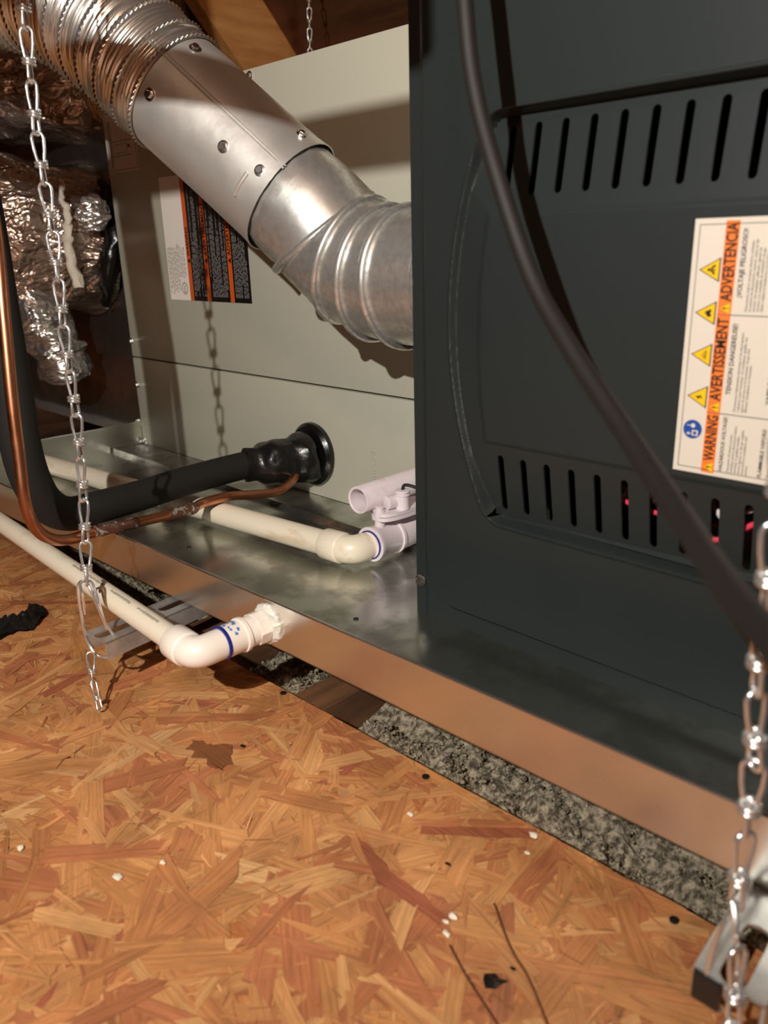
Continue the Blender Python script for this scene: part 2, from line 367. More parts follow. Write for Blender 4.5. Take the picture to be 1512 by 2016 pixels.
# loose fill insulation between the joists
def insulation():
    vs = []; fs = []
    nx, ny = 420, 70; X0, X1, Y0, Y1 = -1.9, 0.25, 0.30, 0.66
    for j in range(ny):
        for i in range(nx):
            x = X0 + (X1 - X0) * i / (nx - 1); y = Y0 + (Y1 - Y0) * j / (ny - 1)
            p = V((x, y, 0))
            z = -0.030 + 0.014 * mnoise.noise(p * 14) + 0.015 * mnoise.noise(p * 45 + V((3, 1, 7))) + 0.007 * mnoise.noise(p * 130)
            hole = math.exp(-(((x + 0.475) / 0.03) ** 2)) + math.exp(-(((x + 0.665) / 0.035) ** 2)); z -= 0.03 * min(hole, 1)
            z -= 0.028 * float(smoothstep(-0.58, -0.64, np.float64(x))) * float(smoothstep(-1.2, -1.1, np.float64(x)))
            z -= 0.010 * max(0, 1 - (y - OSB_Y(x) + 0.01) / 0.03)
            vs.append((x, y, z))
    for j in range(ny - 1):
        for i in range(nx - 1):
            a = j * nx + i; fs.append((a, a + 1, a + nx + 1, a + nx))
    mb = MB(); mb.add(vs, fs)
    # granules
    oct_ = [(1, 0, 0), (-1, 0, 0), (0, 1, 0), (0, -1, 0), (0, 0, 1), (0, 0, -1)]
    of = [(0, 2, 4), (2, 1, 4), (1, 3, 4), (3, 0, 4), (2, 0, 5), (1, 2, 5), (3, 1, 5), (0, 3, 5)]
    for k in range(26000):
        x = random.uniform(-1.25, 0.05); y = OSB_Y(x) + abs(random.gauss(0, 0.055)) - 0.004
        i = int((x - X0) / (X1 - X0) * (nx - 1)); j = int((y - Y0) / (Y1 - Y0) * (ny - 1))
        if not (0 <= j < ny): continue
        if math.exp(-(((x + 0.475) / 0.022) ** 2)) > 0.3 or (x < -0.585 and random.random() < 0.6): continue
        z = vs[j * nx + i][2]; s = random.uniform(0.0006, 0.0020) if random.random() < 0.95 else random.uniform(0.002, 0.0045)
        Mx = Matrix.Rotation(random.uniform(0, 6.28), 3, 'X') @ Matrix.Rotation(random.uniform(0, 6.28), 3, 'Z')
        sc = [s * random.uniform(.5, 1.3) for _ in range(3)]
        mb.add([V((x, y, z + s * 0.4)) + Mx @ V((a * sc[0], b * sc[1], c * sc[2])) for a, b, c in oct_], of)
    o = obj('loose_insulation', mb, 'insulation', smooth=0)
    return setp(o, 'grey crumbly loose-fill insulation in the gap beside the board floor', 'insulation', None, 'stuff')
insulation()

# ================================================================== drain pan
PY = lambda x: 0.3403 + 0.028 * x
ZB = 0.0633; PT = 0.1016
pan = thing('drain_pan', (-0.4, 0.6, ZB), 'long galvanised sheet metal drain pan under the furnace and coil', 'drain pan')
PX0, PX1, PYB = -1.1568, 0.55, 1.20
mb = MB(); t = 0.0009
def quadslab(mb, pts, d):
    p = [V(q) for q in pts]; d = V(d)
    mb.add(p + [q + d for q in p], [(0, 1, 2, 3), (7, 6, 5, 4), (0, 4, 5, 1), (1, 5, 6, 2), (2, 6, 7, 3), (3, 7, 4, 0)])
quadslab(mb, [(PX0, PY(PX0), ZB), (PX1, PY(PX1), ZB), (PX1, PYB, ZB), (PX0, PYB, ZB)], (0, 0, -t))
obj('pan_floor', mb, 'galv_pan', pan, smooth=0)
def wall_with_hem(name, a, b, n):
    a = V(a); b = V(b); n = V(n); mb = MB(); up = V((0, 0, PT - ZB))
    quadslab(mb, [a, b, b + up, a + up], n * t)
    w = obj(name, mb, 'galv_wall', pan, smooth=0)
    h = MB(); h.tube([a + up + n * 0.0004, b + up + n * 0.0004], 0.0011, 8)
    quadslab(h, [a + up - V((0, 0, 0.006)) + n * 0.0018, b + up - V((0, 0, 0.006)) + n * 0.0018, b + up + n * 0.0018, a + up + n * 0.0018], n * 0.0006)
    obj('hem', h, 'galv_wall', w)
wall_with_hem('front_wall', (PX0, PY(PX0), ZB), (PX1, PY(PX1), ZB), (-0.028, 0.9996, 0))
wall_with_hem('left_wall', (PX0, PYB, ZB), (PX0, PY(PX0), ZB), (1, 0, 0))
wall_with_hem('right_wall', (PX1, PY(PX1), ZB), (PX1, PYB, ZB), (-1, 0, 0))
wall_with_hem('rear_wall', (PX1, PYB, ZB), (PX0, PYB, ZB), (0, -1, 0))
# flat support strip that the coil stands on
mb = MB(); mb.box(-1.15, -0.43, 0.548, 0.60, ZB + 0.0002, ZB + 0.0032); mb.box(-1.15, -0.43, 0.546, 0.549, ZB + 0.0002, ZB + 0.006)
obj('support_strip', mb, 'galv_pan', pan, smooth=0)
for x, y in ((-0.4463, 0.402), (-0.70, 0.40)):
    obj('rivet', MB().lathe((x, y, ZB), (0, 0, 1), [(0, 0.0024), (0.0008, 0.0022), (0.0012, 0.0008)], 12), 'dark_steel', pan)

# ================================================================== furnace
YF = 0.4434; FX0, FX1 = -0.4215, 0.2615; ZT = 0.5463; FXC = (FX0 + FX1) / 2
fur = thing('furnace', (FXC, 0.75, ZB), 'dark grey horizontal gas furnace with louvred door and warning label', 'furnace')
mb = MB(); yb = 1.15; y0 = YF + 0.019; t = 0.0015
mb.box(FX0 + .001, FX0 + .001 + t, y0, yb, ZB, ZT); mb.box(FX1 - .001 - t, FX1 - .001, y0, yb, ZB, ZT)
mb.box(FX0 + .001, FX1 - .001, y0, yb, ZB, ZB + t); mb.box(FX0 + .001, FX1 - .001, y0, yb, ZT - t, ZT)
mb.box(FX0 + .001, FX1 - .001, yb - t, yb, ZB, ZT)
obj('cabinet', mb, 'furnace_paint', fur, smooth=0)
mb = MB(); mb.box(FX0 + .004, FX1 - .004, 0.60, 0.603, ZB + .003, ZT - .003)
obj('blower_deck', mb, 'cabinet_dark', fur, smooth=0)
# door: a pressed sheet with scooped louvre bands
Z1, Z2, Z3, Z4 = 0.1625, 0.2215, 0.3765, 0.4365
def door_d(x, z):
    x = np.asarray(x, float); z = np.asarray(z, float)
    xm = np.where(x > FXC, 2 * FXC - x, x)                   # mirror
    arc = -0.378 + 1.75 * (z - 0.305) ** 2                   # outer pressed contour on the left
    cx = 0.020
    RC = 0.011; a_ = (xm - arc) * 0.95; b_ = np.minimum(z - Z1, Z4 - z)
    D_ = np.where((a_ < RC) & (b_ < RC), RC - np.hypot(RC - a_, RC - b_), np.minimum(a_, b_))
    ins = smoothstep(-0.0006, 0.0026, D_)
    up = np.clip((z - Z3) / (Z4 - Z3), 0, 1) * 0.0100 + smoothstep(Z3 - 0.003, Z3 + 0.001, z) * 0.0012
    lo = np.clip((Z2 - z) / (Z2 - Z1), 0, 1) * 0.0100 + smoothstep(Z2 + 0.003, Z2 - 0.001, z) * 0.0012
    inner = -0.3535 + 1.2 * (z - 0.30) ** 2
    le = smoothstep(inner + 0.003, inner - 0.002, xm) * 0.0012 + np.clip((inner - xm) / 0.025, 0, 1) * 0.0032
    d = ins * np.maximum(np.maximum(up, lo), le) - 0.0009 * np.exp(-((D_ + 0.0012) / 0.0013) ** 2)
    # the raised face of the door against its border strips
    rx = np.maximum(-0.404 + 0.030 - xm, 0); rz = np.maximum(0.0805 + 0.030 - z, 0)
    dist = np.hypot(rx, rz)
    d = d + smoothstep(0.0288, 0.0312, dist) * 0.0060
    d = d + smoothstep(-0.4085, -0.4105, xm) * 0.0012
    return d
def lines(a, b, coarse, fine):
    xs = set(np.round(np.arange(a, b, coarse), 5).tolist() + [b])
    for lo, hi, st in fine: xs |= set(np.round(np.arange(lo, hi, st), 5).tolist())
    return sorted(x for x in xs if a <= x <= b)
fx = [(-0.4215, -0.385, 0.0015), (-0.385, -0.328, 0.0008)]
xs = lines(FX0, FX1, 0.008, fx + [(2 * FXC - h, 2 * FXC - l, s) for l, h, s in fx])
zs = lines(ZB, ZT, 0.0025, [(c - 0.005, c + 0.005, 0.0006) for c in (Z1, Z2, Z3, Z4, 0.0805)] + [(0.08, 0.112, 0.002)])
VX0, VX1 = -0.3425, 2 * FXC + 0.3425
VU = (Z3 + 0.0035, Z4 - 0.0035); VL = (Z1 + 0.0035, Z2 - 0.0035)
xs = sorted(set(xs) | {VX0, VX1}); zs = sorted(set(zs) | {*VU, *VL})
XS = np.array(xs); ZS = np.array(zs); GX, GZ = np.meshgrid(XS, ZS); GD = door_d(GX, GZ)
nx = len(xs); nz = len(zs)
vv = [(GX[j, i], YF + GD[j, i], GZ[j, i]) for j in range(nz) for i in range(nx)]
ff = []
for j in range(nz - 1):
    zc = (zs[j] + zs[j + 1]) / 2
    for i in range(nx - 1):
        xc = (xs[i] + xs[i + 1]) / 2
        if VX0 < xc < VX1 and (VU[0] < zc < VU[1] or VL[0] < zc < VL[1]): continue
        a = j * nx + i; ff.append((a, a + 1, a + nx + 1, a + nx))
mb = MB(); mb.add(vv, ff)
# folded-back flanges round the border
def flange(idx, depth=0.018):
    vs2 = [vv[k] for k in idx]; n = len(idx)
    mb.add(vs2 + [(p[0], YF + depth, p[2]) for p in vs2], [(i, i + n, i + n + 1, i + 1) for i in range(n - 1)])
flange([i for i in range(nx)]); flange([(nz - 1) * nx + i for i in range(nx)][::-1])
flange([j * nx for j in range(nz)][::-1]); flange([j * nx + nx - 1 for j in range(nz)])
# louvre plates with real slots
def louvre(zr, s):
    n = 26; slots = []
    for k in range(n):
        xc = -0.3338 + k * 0.01945
        if xc > VX1 - 0.012: break
        zc = (VU[0] + VU[1]) / 2 + 0.0004 if s > 0 else (VL[0] + VL[1]) / 2 + 0.0004
        slots.append(capsule(xc, zc, 0, 0.0186, 0.00265, 6))
    outer = [(VX0, zr[0]), (VX1, zr[0]), (VX1, zr[1]), (VX0, zr[1])]
    p = plate(outer, slots, 0.0)
    half = len(p.v) // 2
    fs = [f for f in p.f if len(f) == 3 and max(f) < half]
    pts = [(x, YF + float(door_d(max(x, -0.30), y)), y) for x, y, _ in p.v[:half]]
    mb.add(pts, [tuple(f) for f in fs])
    for sl in slots:        # turned-in slot rims
        q = [(x, YF + float(door_d(-0.2, y)), y) for x, y in sl]; m = len(q)
        mb.add(q + [(x, y + 0.0016, z) for x, y, z in q], [(i, (i + 1) % m, m + (i + 1) % m, m + i) for i in range(m)])
louvre(VU, 1); louvre(VL, -1)
door = obj('door_panel', mb, 'furnace_paint', fur, smooth=0.5)
def bolt(parent, p, axis, r=0.004, m='screw_zinc'):
    a = V(axis)
    b = MB().lathe(p, a, [(0, r * 1.35), (0.0008, r * 1.35), (0.0011, r * 1.0)], 20); b.hexa(V(p) + a * 0.001, a, 0.0028, r * 0.85)
    return obj('screw', b, m, parent)
bolt(fur, (-0.4160, YF + 0.0062, 0.0915), (0, -1, 0), 0.0040)
# wires and valve parts behind the lower louvres
def wire(pts, r, m): obj('wire', MB().tube(catmull(pts, 8), r, 8), m, fur)
wire([(-0.30, .53, .19), (-0.272, .469, .214), (-0.258, .464, .210), (-0.245, .480, .196), (-0.20, .51, .19)], 0.0016, 'wire_red')
wire([(-0.275, .49, .21), (-0.252, .466, .197), (-0.232, .462, .192), (-0.205, .47, .188), (-0.17, .50, .18)], 0.0016, 'wire_red')
wire([(-0.262, .49, .18), (-0.240, .464, .206), (-0.228, .462, .202), (-0.19, .49, .20)], 0.0016, 'wire_white')
wire([(-0.245, .48, .17), (-0.235, .461, .187), (-0.222, .460, .200), (-0.205, .48, .21)], 0.0016, 'rubber_foam')
wire([(-0.215, .49, .21), (-0.190, .462, .186), (-0.175, .460, .185), (-0.158, .460, .199), (-0.13, .48, .205)], 0.0018, 'wire_red')
wire([(-0.205, .49, .215), (-0.180, .464, .196), (-0.166, .462, .204), (-0.150, .462, .210), (-0.12, .49, .20)], 0.0018, 'wire_white')
mb = MB(); mb.box(-0.225, -0.10, 0.500, 0.56, 0.085, 0.180, 0.004); obj('gas_valve', mb, 'steel_strut', fur)
bolt(fur, (-0.186, 0.4995, 0.176), (0, -1, 0), 0.005)
mb = MB(); mb.box(-0.20, -0.10, 0.520, 0.58, 0.375, 0.41, 0.003); obj('burner_box', mb, 'steel_strut', fur)

# --- furnace warning label
def rect_y(x0, x1, z0, z1, y):           # thin sheet facing -Y
    return MB().box(x0, x1, y, y + 0.0002, z0, z1)
LX0, LX1, LZ0, LZ1 = -0.2042, -0.085, 0.2275, 0.3675; LY = YF - 0.0004
UX, UY = (0, 0, 1), (-1, 0, 0)           # text reads upward
lab = obj('warning_label', rect_y(LX0, LX1, LZ0, LZ1, LY), 'label_white', fur, smooth=0); lab['label'] = 'white and orange trilingual warning label'
def lpart(name, mb, m, par): return obj(name, mb, m, par, smooth=0)
def tri_y(cx, cz, h, wd, y, up=-1):      # triangle pointing to -X
    return [(cx - h / 2, y, cz), (cx + h / 2, y, cz - wd / 2), (cx + h / 2, y, cz + wd / 2)]
def poly_y(pts): 
    mb = MB(); n = len(pts); mb.add(pts, [tuple(range(n))]); return mb
y1 = LY - 0.00015; y2 = LY - 0.0003; y3 = LY - 0.00045
mb = MB()
for a in (rect_y(LX0 + .0028, LX1 - .0028, LZ1 - .0033, LZ1 - .0029, y1), rect_y(LX0 + .0028, LX1 - .0028, LZ0 + .0029, LZ0 + .0033, y1), rect_y(LX0 + .0028, LX0 + .0032, LZ0 + .0029, LZ1 - .0029, y1)): mb.add(a.v, a.f)
lpart('border_line', mb, 'print_grey', lab)
SX0, SX1 = -0.1872, -0.1798
lpart('orange_stripe', rect_y(SX0, SX1, LZ0 + .0015, LZ1 - .0015, y1), 'label_orange', lab)
for z in (0.2640, 0.3178): lpart('divider', rect_y(SX0, LX1 - .003, z - .0002, z + .0002, y2), 'print_grey', lab)
for body, z, sz, sq in (('WARNING', 0.2362, 0.0086, 0.0262), ('AVERTISSEMENT', 0.2710, 0.0086, 0.0452), ('ADVERTENCIA', 0.3250, 0.0086, 0.0400)):
    lpart('heading', text_mb(body, sz, (SX1 - 0.0007, y2, z), UX, UY, fit=sq, bold=0.022), 'print_black', lab)
for z in (0.2325, 0.2672, 0.3212):
    p = lpart('alert_triangle', poly_y(tri_y(-0.1833, z, 0.0052, 0.0056, y2)), 'label_yellow', lab)
    mb = MB(); a = rect_y(-0.1846, -0.1823, z - .0004, z + .0004, y3); mb.add(a.v, a.f); a = rect_y(-0.1817, -0.1811, z - .0004, z + .0004, y3); mb.add(a.v, a.f)
    mb2 = MB(); mb2.add(mb.v, mb.f); lpart('exclamation_mark', mb2, 'print_black', lab)
# pictograms
def ring_tri(cx, cz):
    o1 = tri_y(cx, cz, 0.0116, 0.0128, y1); o2 = tri_y(cx + .0002, cz, 0.0098, 0.0108, y2)
    lpart('pictogram_edge', poly_y(o1), 'print_black', lab); lpart('pictogram', poly_y(o2), 'label_yellow', lab)
for z in (0.3412, 0.3185, 0.2957, 0.2722): ring_tri(-0.1938, z)
def blobs(cx, cz, polys, m='print_black', y=y3):
    mb = MB()
    for pl in polys: mb.add([(cx + a * 0.001, y, cz + b * 0.001) for a, b in pl], [tuple(range(len(pl)))])
    lpart('symbol', mb, m, lab)
def disc(a, b, r, n=12): return [(a + r * math.cos(2 * pi * i / n), b + r * math.sin(2 * pi * i / n)) for i in range(n)]
blobs(-0.1925, 0.3412, [disc(-1.6, 0, 0.8), [(-0.9, -.5), (.6, -1.8), (1.2, -1.2), (-.2, .4)], [(-0.9, .5), (.6, 2.2), (1.3, 1.6), (0, -.3)], disc(1.3, -1.9, .7), disc(1.5, 2.0, .7), [(.9, -.9), (2.2, -.3), (2.0, .4), (.6, .3)]])
blobs(-0.1925, 0.3185, [[(2.4, -1.6), (0.8, -2.2), (-0.8, -1.3), (-.1, -1.0), (-2.2, .2), (-.6, .4), (-1.2, 1.4), (.4, 1.2), (1.2, 2.2), (2.4, 1.4), (1.6, .2)]])
blobs(-0.1925, 0.2957, [[(2.2, -2.2), (-.3, -2.0), (1.4, -1.4)], [(2.2, -1.0), (-1.6, -1.2), (1.4, -.3)], [(2.2, 0), (-2.2, .1), (1.6, .6)], [(2.2, 1.0), (-1.2, 1.2), (1.6, 1.6)], [(2.2, 1.8), (.0, 2.2), (1.8, 2.5)]])
blobs(-0.1925, 0.2722, [[(-2.4, .6), (-.2, -1.6), (.2, -.4), (2.4, -.9), (.2, 1.4), (0, .2)]])
lpart('pictogram', poly_y([(-0.1945 + 0.0055 * math.cos(a), y1, 0.2530 + 0.0055 * math.sin(a)) for a in [2 * pi * i / 28 for i in range(28)]]), 'label_blue', lab)
blobs(-0.1945, 0.2530, [[(-.2, -3.6), (3.4, -3.6), (3.4, -0.4), (-.2, -.4)], [(-3.6, -2.6), (-1.8, -3.6), (-1.8, -1.6)], [(-2.0, -2.9), (-.8, -2.9), (-.8, -2.3), (-2.0, -2.3)], disc(.2, 2.2, 1.3), [(-3.4, 2.0), (-.8, 2.0), (-.8, 2.4), (-3.4, 2.4)]], 'label_white', y2)
blobs(-0.1945, 0.2530, [disc(1.6, -2.0, 1.1)], 'label_blue', y3)
# text blocks
def para(title, body, x, z, lead=0.0031, sz=0.0030, tsz=0.0037, z_t=None):
    lpart('text_heading', text_mb(title, tsz, (x, y2, z if z_t is None else z_t), UX, UY, squash=0.95, bold=0.012), 'print_black', lab)
    lpart('text_block', text_mb('\n'.join(body), sz * 0.78, (x + 0.0038, y2, z), UX, UY, squash=0.9), 'print_grey', lab)
para('HAZARDOUS VOLTAGE!', ['Disconnect all electric power,', 'including remote disconnects before', 'servicing. A qualified installer,', 'service agency, or the gas supplier', 'must perform installation and', 'service.'], -0.1752, 0.2312, sz=0.0026, tsz=0.0030)
para('TENSION DANGEREUSE!', ["Déconnectez l'alimentation électrique et les interrupteurs", "à distance avant l'entretien. Un installateur qualifié, une", 'agence de service ou le fournisseur de gaz doit', "effectuer l'installation et l'entretien."], -0.1752, 0.2660, sz=0.0026, z_t=0.2750)
para('¡VOLTAJE PELIGROSO!', ['Desconecte toda la corriente eléctrica, incluidos', 'los puntos de desconexión remotos, antes de dar', 'servicio. Un instalador calificado, agencia de', 'servicio o la compañía de suministro de gas', 'deben realizar la instalación y el servicio.'], -0.1752, 0.3200, sz=0.0026, z_t=0.3270)
para('FLAMMABLE VAPORS!', ['The use or storage of gasoline or', 'other flammable vapors and liquids', 'in the vicinity of this appliance'], -0.1535, 0.2312, sz=0.0026, tsz=0.0030)
para('VAPEURS INFLAMMABLES!', ["L'utilisation ou le stockage d'essence ou", "d'autres vapeurs et liquides inflammables"], -0.1535, 0.2660, sz=0.0026, z_t=0.2720)

# ================================================================== coil cabinet
YC = 0.60; CX0, CX1 = -1.1545, -0.4245
coil = thing('evaporator_coil_cabinet', (-0.79, 0.85, ZB + 0.0035), 'tall light grey painted coil cabinet with seam and rubber pipe grommet', 'coil cabinet')
ZC = ZB + 0.0035
mb = MB(); mb.box(CX0 + .001, CX1, YC + 0.016, 1.12, ZC, ZT - 0.001); obj('cabinet_body', mb, 'coil_paint', coil, smooth=0)
def panel(name, z0, z1):
    mb = MB(); mb.box(CX0, CX1 - .001, YC, YC + 0.0158, z0, z1, 0.0006); return obj(name, mb, 'coil_paint', coil)
panel('access_panel', 0.2050, ZT); panel('lower_panel', ZC, 0.2024)
for x, z in ((-0.8030, 0.5395), (-1.149, 0.228), (-1.149, 0.161), (-1.148, 0.072), (-0.796, 0.0745)): bolt(coil, (x, YC, z), (0, -1, 0), 0.0036)
e = text_mb('Quantum coil', 0.0125, (-0.6215, YC - 0.0003, 0.0700), (0, 0, 1), (-1, 0, 0), extrude=0.0004)
obj('embossed_lettering', e, 'coil_paint', coil, smooth=0)
# rating and warning label on the coil cabinet
cy = YC - 0.0004; c1 = cy - 0.0002; c2 = cy - 0.0004
clab = obj('rating_label', rect_y(-1.0205, -0.8320, 0.2930, 0.4500, cy), 'label_black', coil, smooth=0); clab['label'] = 'black white and orange warning label'
lpart('white_strip', rect_y(-1.0205, -0.9700, 0.2930, 0.4500, c1), 'label_bright', clab)
for x in (-0.9700, -0.9290, -0.8765): lpart('orange_stripe', rect_y(x, x + 0.0085, 0.2930, 0.4500, c1), 'label_orange_deep', clab)
for x, b, ft in ((-0.9700, 'WARNING', 0.036), (-0.9290, 'AVERTISSEMENT', 0.064), (-0.8765, 'ADVERTENCIA', 0.056)):
    lpart('heading', text_mb(b, 0.0092, (x + 0.0075, c2, 0.3500), UX, UY, fit=ft, bold=0.025), 'label_black', clab)
    lpart('alert_triangle', poly_y(tri_y(x + 0.0044, 0.3440, 0.0062, 0.0070, c2)), 'label_black', clab)
random.seed(11)
for x0, x1 in ((-0.958, -0.931), (-0.917, -0.879), (-0.864, -0.8365)):
    mb = MB(); x = x0
    while x < x1:
        z = 0.299 + (0 if random.random() < 0.7 else random.uniform(0, 0.03))
        while z < 0.43:
            l = random.uniform(0.002, 0.008); a = rect_y(x, x + 0.0011, z, min(z + l, .432), c1); mb.add(a.v, a.f); z += l + random.uniform(0.0008, 0.002)
            if random.random() < 0.04: break
        x += 0.0026
    lpart('fine_print', mb, 'print_pale', clab)
mb = MB(); x = -1.017
while x < -0.974:
    z = 0.299 + random.uniform(0, .01)
    while z < 0.36:
        l = random.uniform(0.002, 0.007); 
        if not (-0.992 < x < -0.972 and z < 0.322):
            a = rect_y(x, x + 0.0008, z, z + l, c2); mb.add(a.v, a.f)
        z += l + 0.0015
    x += 0.0034
lpart('fine_print', mb, 'print_grey', clab)
mb = MB()
for r0, r1 in ((0.0078, 0.0068),):
    n = 28; vs2 = [( -0.982 + r * 0.9 * math.cos(2 * pi * i / n), c2, 0.3085 + r * math.sin(2 * pi * i / n)) for r in (r0, r1) for i in range(n)]
    mb.add(vs2, [(i, (i + 1) % n, n + (i + 1) % n, n + i) for i in range(n)])
lpart('certification_ring', mb, 'print_black', clab)
lpart('certification_letters', text_mb('ETL', 0.0068, (-0.9797, c2, 0.3030), UX, UY, squash=0.95), 'print_black', clab)
# tan instruction sheet
ins = obj('instruction_sheet', rect_y(-1.1520, -1.0660, 0.4640, 0.5400, cy), 'label_tan', coil, smooth=0); ins['label'] = 'tan printed instruction sheet'
mb = MB()
for a in (rect_y(-1.148, -1.070, .4665, .4671, c1), rect_y(-1.148, -1.1475, .4665, .538, c1), rect_y(-1.0705, -1.070, .4665, .538, c1), rect_y(-1.135, -1.082, .484, .4846, c1), rect_y(-1.135, -1.082, .503, .5036, c1),
          rect_y(-1.135, -1.1344, .47, .53, c1), rect_y(-1.095, -1.0944, .484, .503, c1), rect_y(-1.128, -1.10, .488, .4885, c1), rect_y(-1.128, -1.10, .499, .4995, c1), rect_y(-1.092, -1.086, .4935, .4975, c1), rect_y(-1.141, -1.1385, .47, .53, c1)): mb.add(a.v, a.f)
lpart('printed_diagram', mb, 'print_grey', ins)
# rubber grommet
GC = V((-0.727, YC, 0.120))
mb = MB(); mb.lathe(GC + V((0, 0.002, 0)), (0, -1, 0), [(0, 0.0345), (0.004, 0.0365), (0.009, 0.0360), (0.013, 0.0325), (0.014, 0.026), (0.012, 0.0175)], 40)
mb.v = [(x + 0.0, y, GC.z + (z - GC.z) * 1.06) for x, y, z in mb.v]
obj('grommet', mb, 'black_plastic', coil)

# ================================================================== lines into the coil
sl = thing('insulated_suction_line', (-0.77, 0.31, 0.085), 'black foam insulated refrigerant pipe bending up at the left edge', 'pipe')
H = [(-0.7300, 0.5900, 0.1200), (-0.7420, 0.5500, 0.1195), (-0.7563, 0.5080, 0.1175), (-0.7535, 0.4383, 0.1172), (-0.7435, 0.3715, 0.1172), (-0.7310, 0.3230, 0.1205), (-0.7262, 0.2908, 0.1230), (-0.7220, 0.2703, 0.1390), (-0.7165, 0.2585, 0.1663),
     (-0.7122, 0.2533, 0.2010), (-0.7120, 0.2540, 0.2431), (-0.7133, 0.2546, 0.3197), (-0.7134, 0.2553, 0.3796), (-0.7231, 0.2570, 0.4914), (-0.745, 0.265, 0.80), (-0.80, 0.30, 1.20)]
P = catmull(H, 8); rr = [0.0160 + 0.0012 * float(smoothstep(0.0, 1.0, np.float64(min(max((i / 8 - 3.5) / 5, 0), 1)))) for i in range(len(P))]
obj('foam_sleeve', MB().tube(P, rr, 24), 'rubber_foam', sl)
# tape wrap at the grommet
P = catmull([(-0.7285, 0.592, 0.119), (-0.7330, 0.577, 0.117), (-0.7400, 0.558, 0.116), (-0.7490, 0.535, 0.1165), (-0.7555, 0.5165, 0.1175)], 10)
rr = []; k = len(P)
for i in range(k):
    t_ = i / (k - 1); rr.append(0.0310 * (1 - t_) + 0.0180 * t_ + 0.0016 * math.sin(t_ * 13) + 0.003 * math.sin(pi * t_))
mb = MB().tube(P, rr, 32)
mb.v = [tuple(V(p) + V((mnoise.noise(V(p) * 70), mnoise.noise(V(p) * 70 + V((5, 0, 0))), mnoise.noise(V(p) * 70 + V((0, 7, 0))))) * 0.0035) for p in mb.v]
obj('tape_wrap', mb, 'black_tape', sl)
cp = thing('copper_liquid_line', (-0.71, 0.28, 0.10), 'thin copper tube curving below the black insulated pipe', 'pipe')
Cc = [(-0.7225, 0.5700, 0.1115), (-0.7148, 0.5566, 0.1025), (-0.7073, 0.5389, 0.0969), (-0.7075, 0.5217, 0.0930), (-0.7126, 0.4951, 0.0954), (-0.7157, 0.4643, 0.1004), (-0.7172, 0.4326, 0.1004), (-0.7005, 0.4020, 0.1033), (-0.6913, 0.3354, 0.1089), (-0.6917, 0.2975, 0.1106), (-0.6900, 0.2755, 0.1105),
      (-0.6791, 0.2552, 0.1187), (-0.6633, 0.2368, 0.1371), (-0.6512, 0.2273, 0.1657), (-0.6532, 0.2297, 0.2036), (-0.6583, 0.2341, 0.2521), (-0.6663, 0.2421, 0.3143), (-0.6755, 0.2501, 0.3785), (-0.6872, 0.2534, 0.4868), (-0.715, 0.262, 0.80), (-0.77, 0.29, 1.20)]
P = catmull(Cc, 8); obj('copper_tube', MB().tube(P, 0.0051, 16), 'copper', cp)
mb = MB(); a, b = 6 * 8 + 5, 7 * 8 + 3
seg = P[a:b + 1]; mb.tube(seg, [0.0064 if 0 < i < len(seg) - 1 else 0.0056 for i in range(len(seg))], 16)
obj('brazed_coupling', mb, 'copper_braze', cp)
seg = P[8 * 8 - 1:9 * 8 + 1]; mb = MB().tube(seg, [0.0055 + 0.0005 * math.sin(i * 2.1) for i in range(len(seg))], 16); obj('flux_burn', mb, 'copper_braze', cp)

# ================================================================== vent connector: flex, pipe, elbow
def frame(t):
    t = V(t).normalized(); u = t.cross(V((0, 1, 0))).normalized(); w = t.cross(u); return t, u, w
A = V((-0.735, 0.450, 0.507)); B = A + (V((-0.625, 0.495, 0.408)) - A).normalized() * 0.166; d1 = (B - A).normalized()
vent = thing('vent_pipe', tuple((A + B) / 2 - V((0, 0, .07))), 'dull silver sheet metal vent pipe with a lengthwise seam and screws', 'vent pipe')
t, u, w = frame(d1); n = 48; LP = (B - A).length
mb = MB(); rings = []
for h, r in ((-0.004, 0.0545), (0, 0.0550), (0.02, 0.0554), (LP * 0.6, 0.0552), (LP - 0.012, 0.0560), (LP, 0.0572), (LP, 0.0562), (LP - 0.02, 0.0548)):
    ring = []
    for j in range(n):
        a = 2 * pi * j / n; rad = r
        ring.append(A + t * h + (u * math.cos(a) + w * math.sin(a)) * rad)
    rings.append(ring)
mb.rings(rings, cap=False); pipe = obj('pipe_body', mb, 'galv_pipe', vent)
cdir = (V((0, 0, CAMH)) - (A + B) / 2); cdir = (cdir - t * cdir.dot(t)).normalized(); upd = cdir.cross(t) if cdir.cross(t).z > 0 else -cdir.cross(t)
def onpipe(h, ang, r=0.0553): return A + t * h + (cdir * math.cos(ang) + upd * math.sin(ang)) * r
mb = MB(); 
for k in range(2):
    mb.tube([onpipe(LP * s / 12 + 0.001, math.radians(18.5 - 0.3 * s + 3.0 * k), 0.0555) for s in range(13)], 0.0011 if k == 0 else 0.0008, 8)
obj('lengthwise_seam', mb, 'galv_pipe', vent)
for h, an, rr_ in ((0.0297, -16.4, .0040), (0.0294, 45.8, .0040), (0.1137, -6.5, .0040), (0.1530, -0.5, .0038), (0.1510, 55.8, .0036)):
    p = onpipe(h, math.radians(an)); nrm = (p - (A + t * h)).normalized()
    bolt(vent, p, nrm, rr_)
mb = MB(); mb.tube(catmull([onpipe(0.1438 + 0.0007 * s, math.radians(-33 + 12 * s), 0.0558) for s in range(3)], 5), 0.0022, 10); obj('pressed_rib', mb, 'galv_pipe', vent)

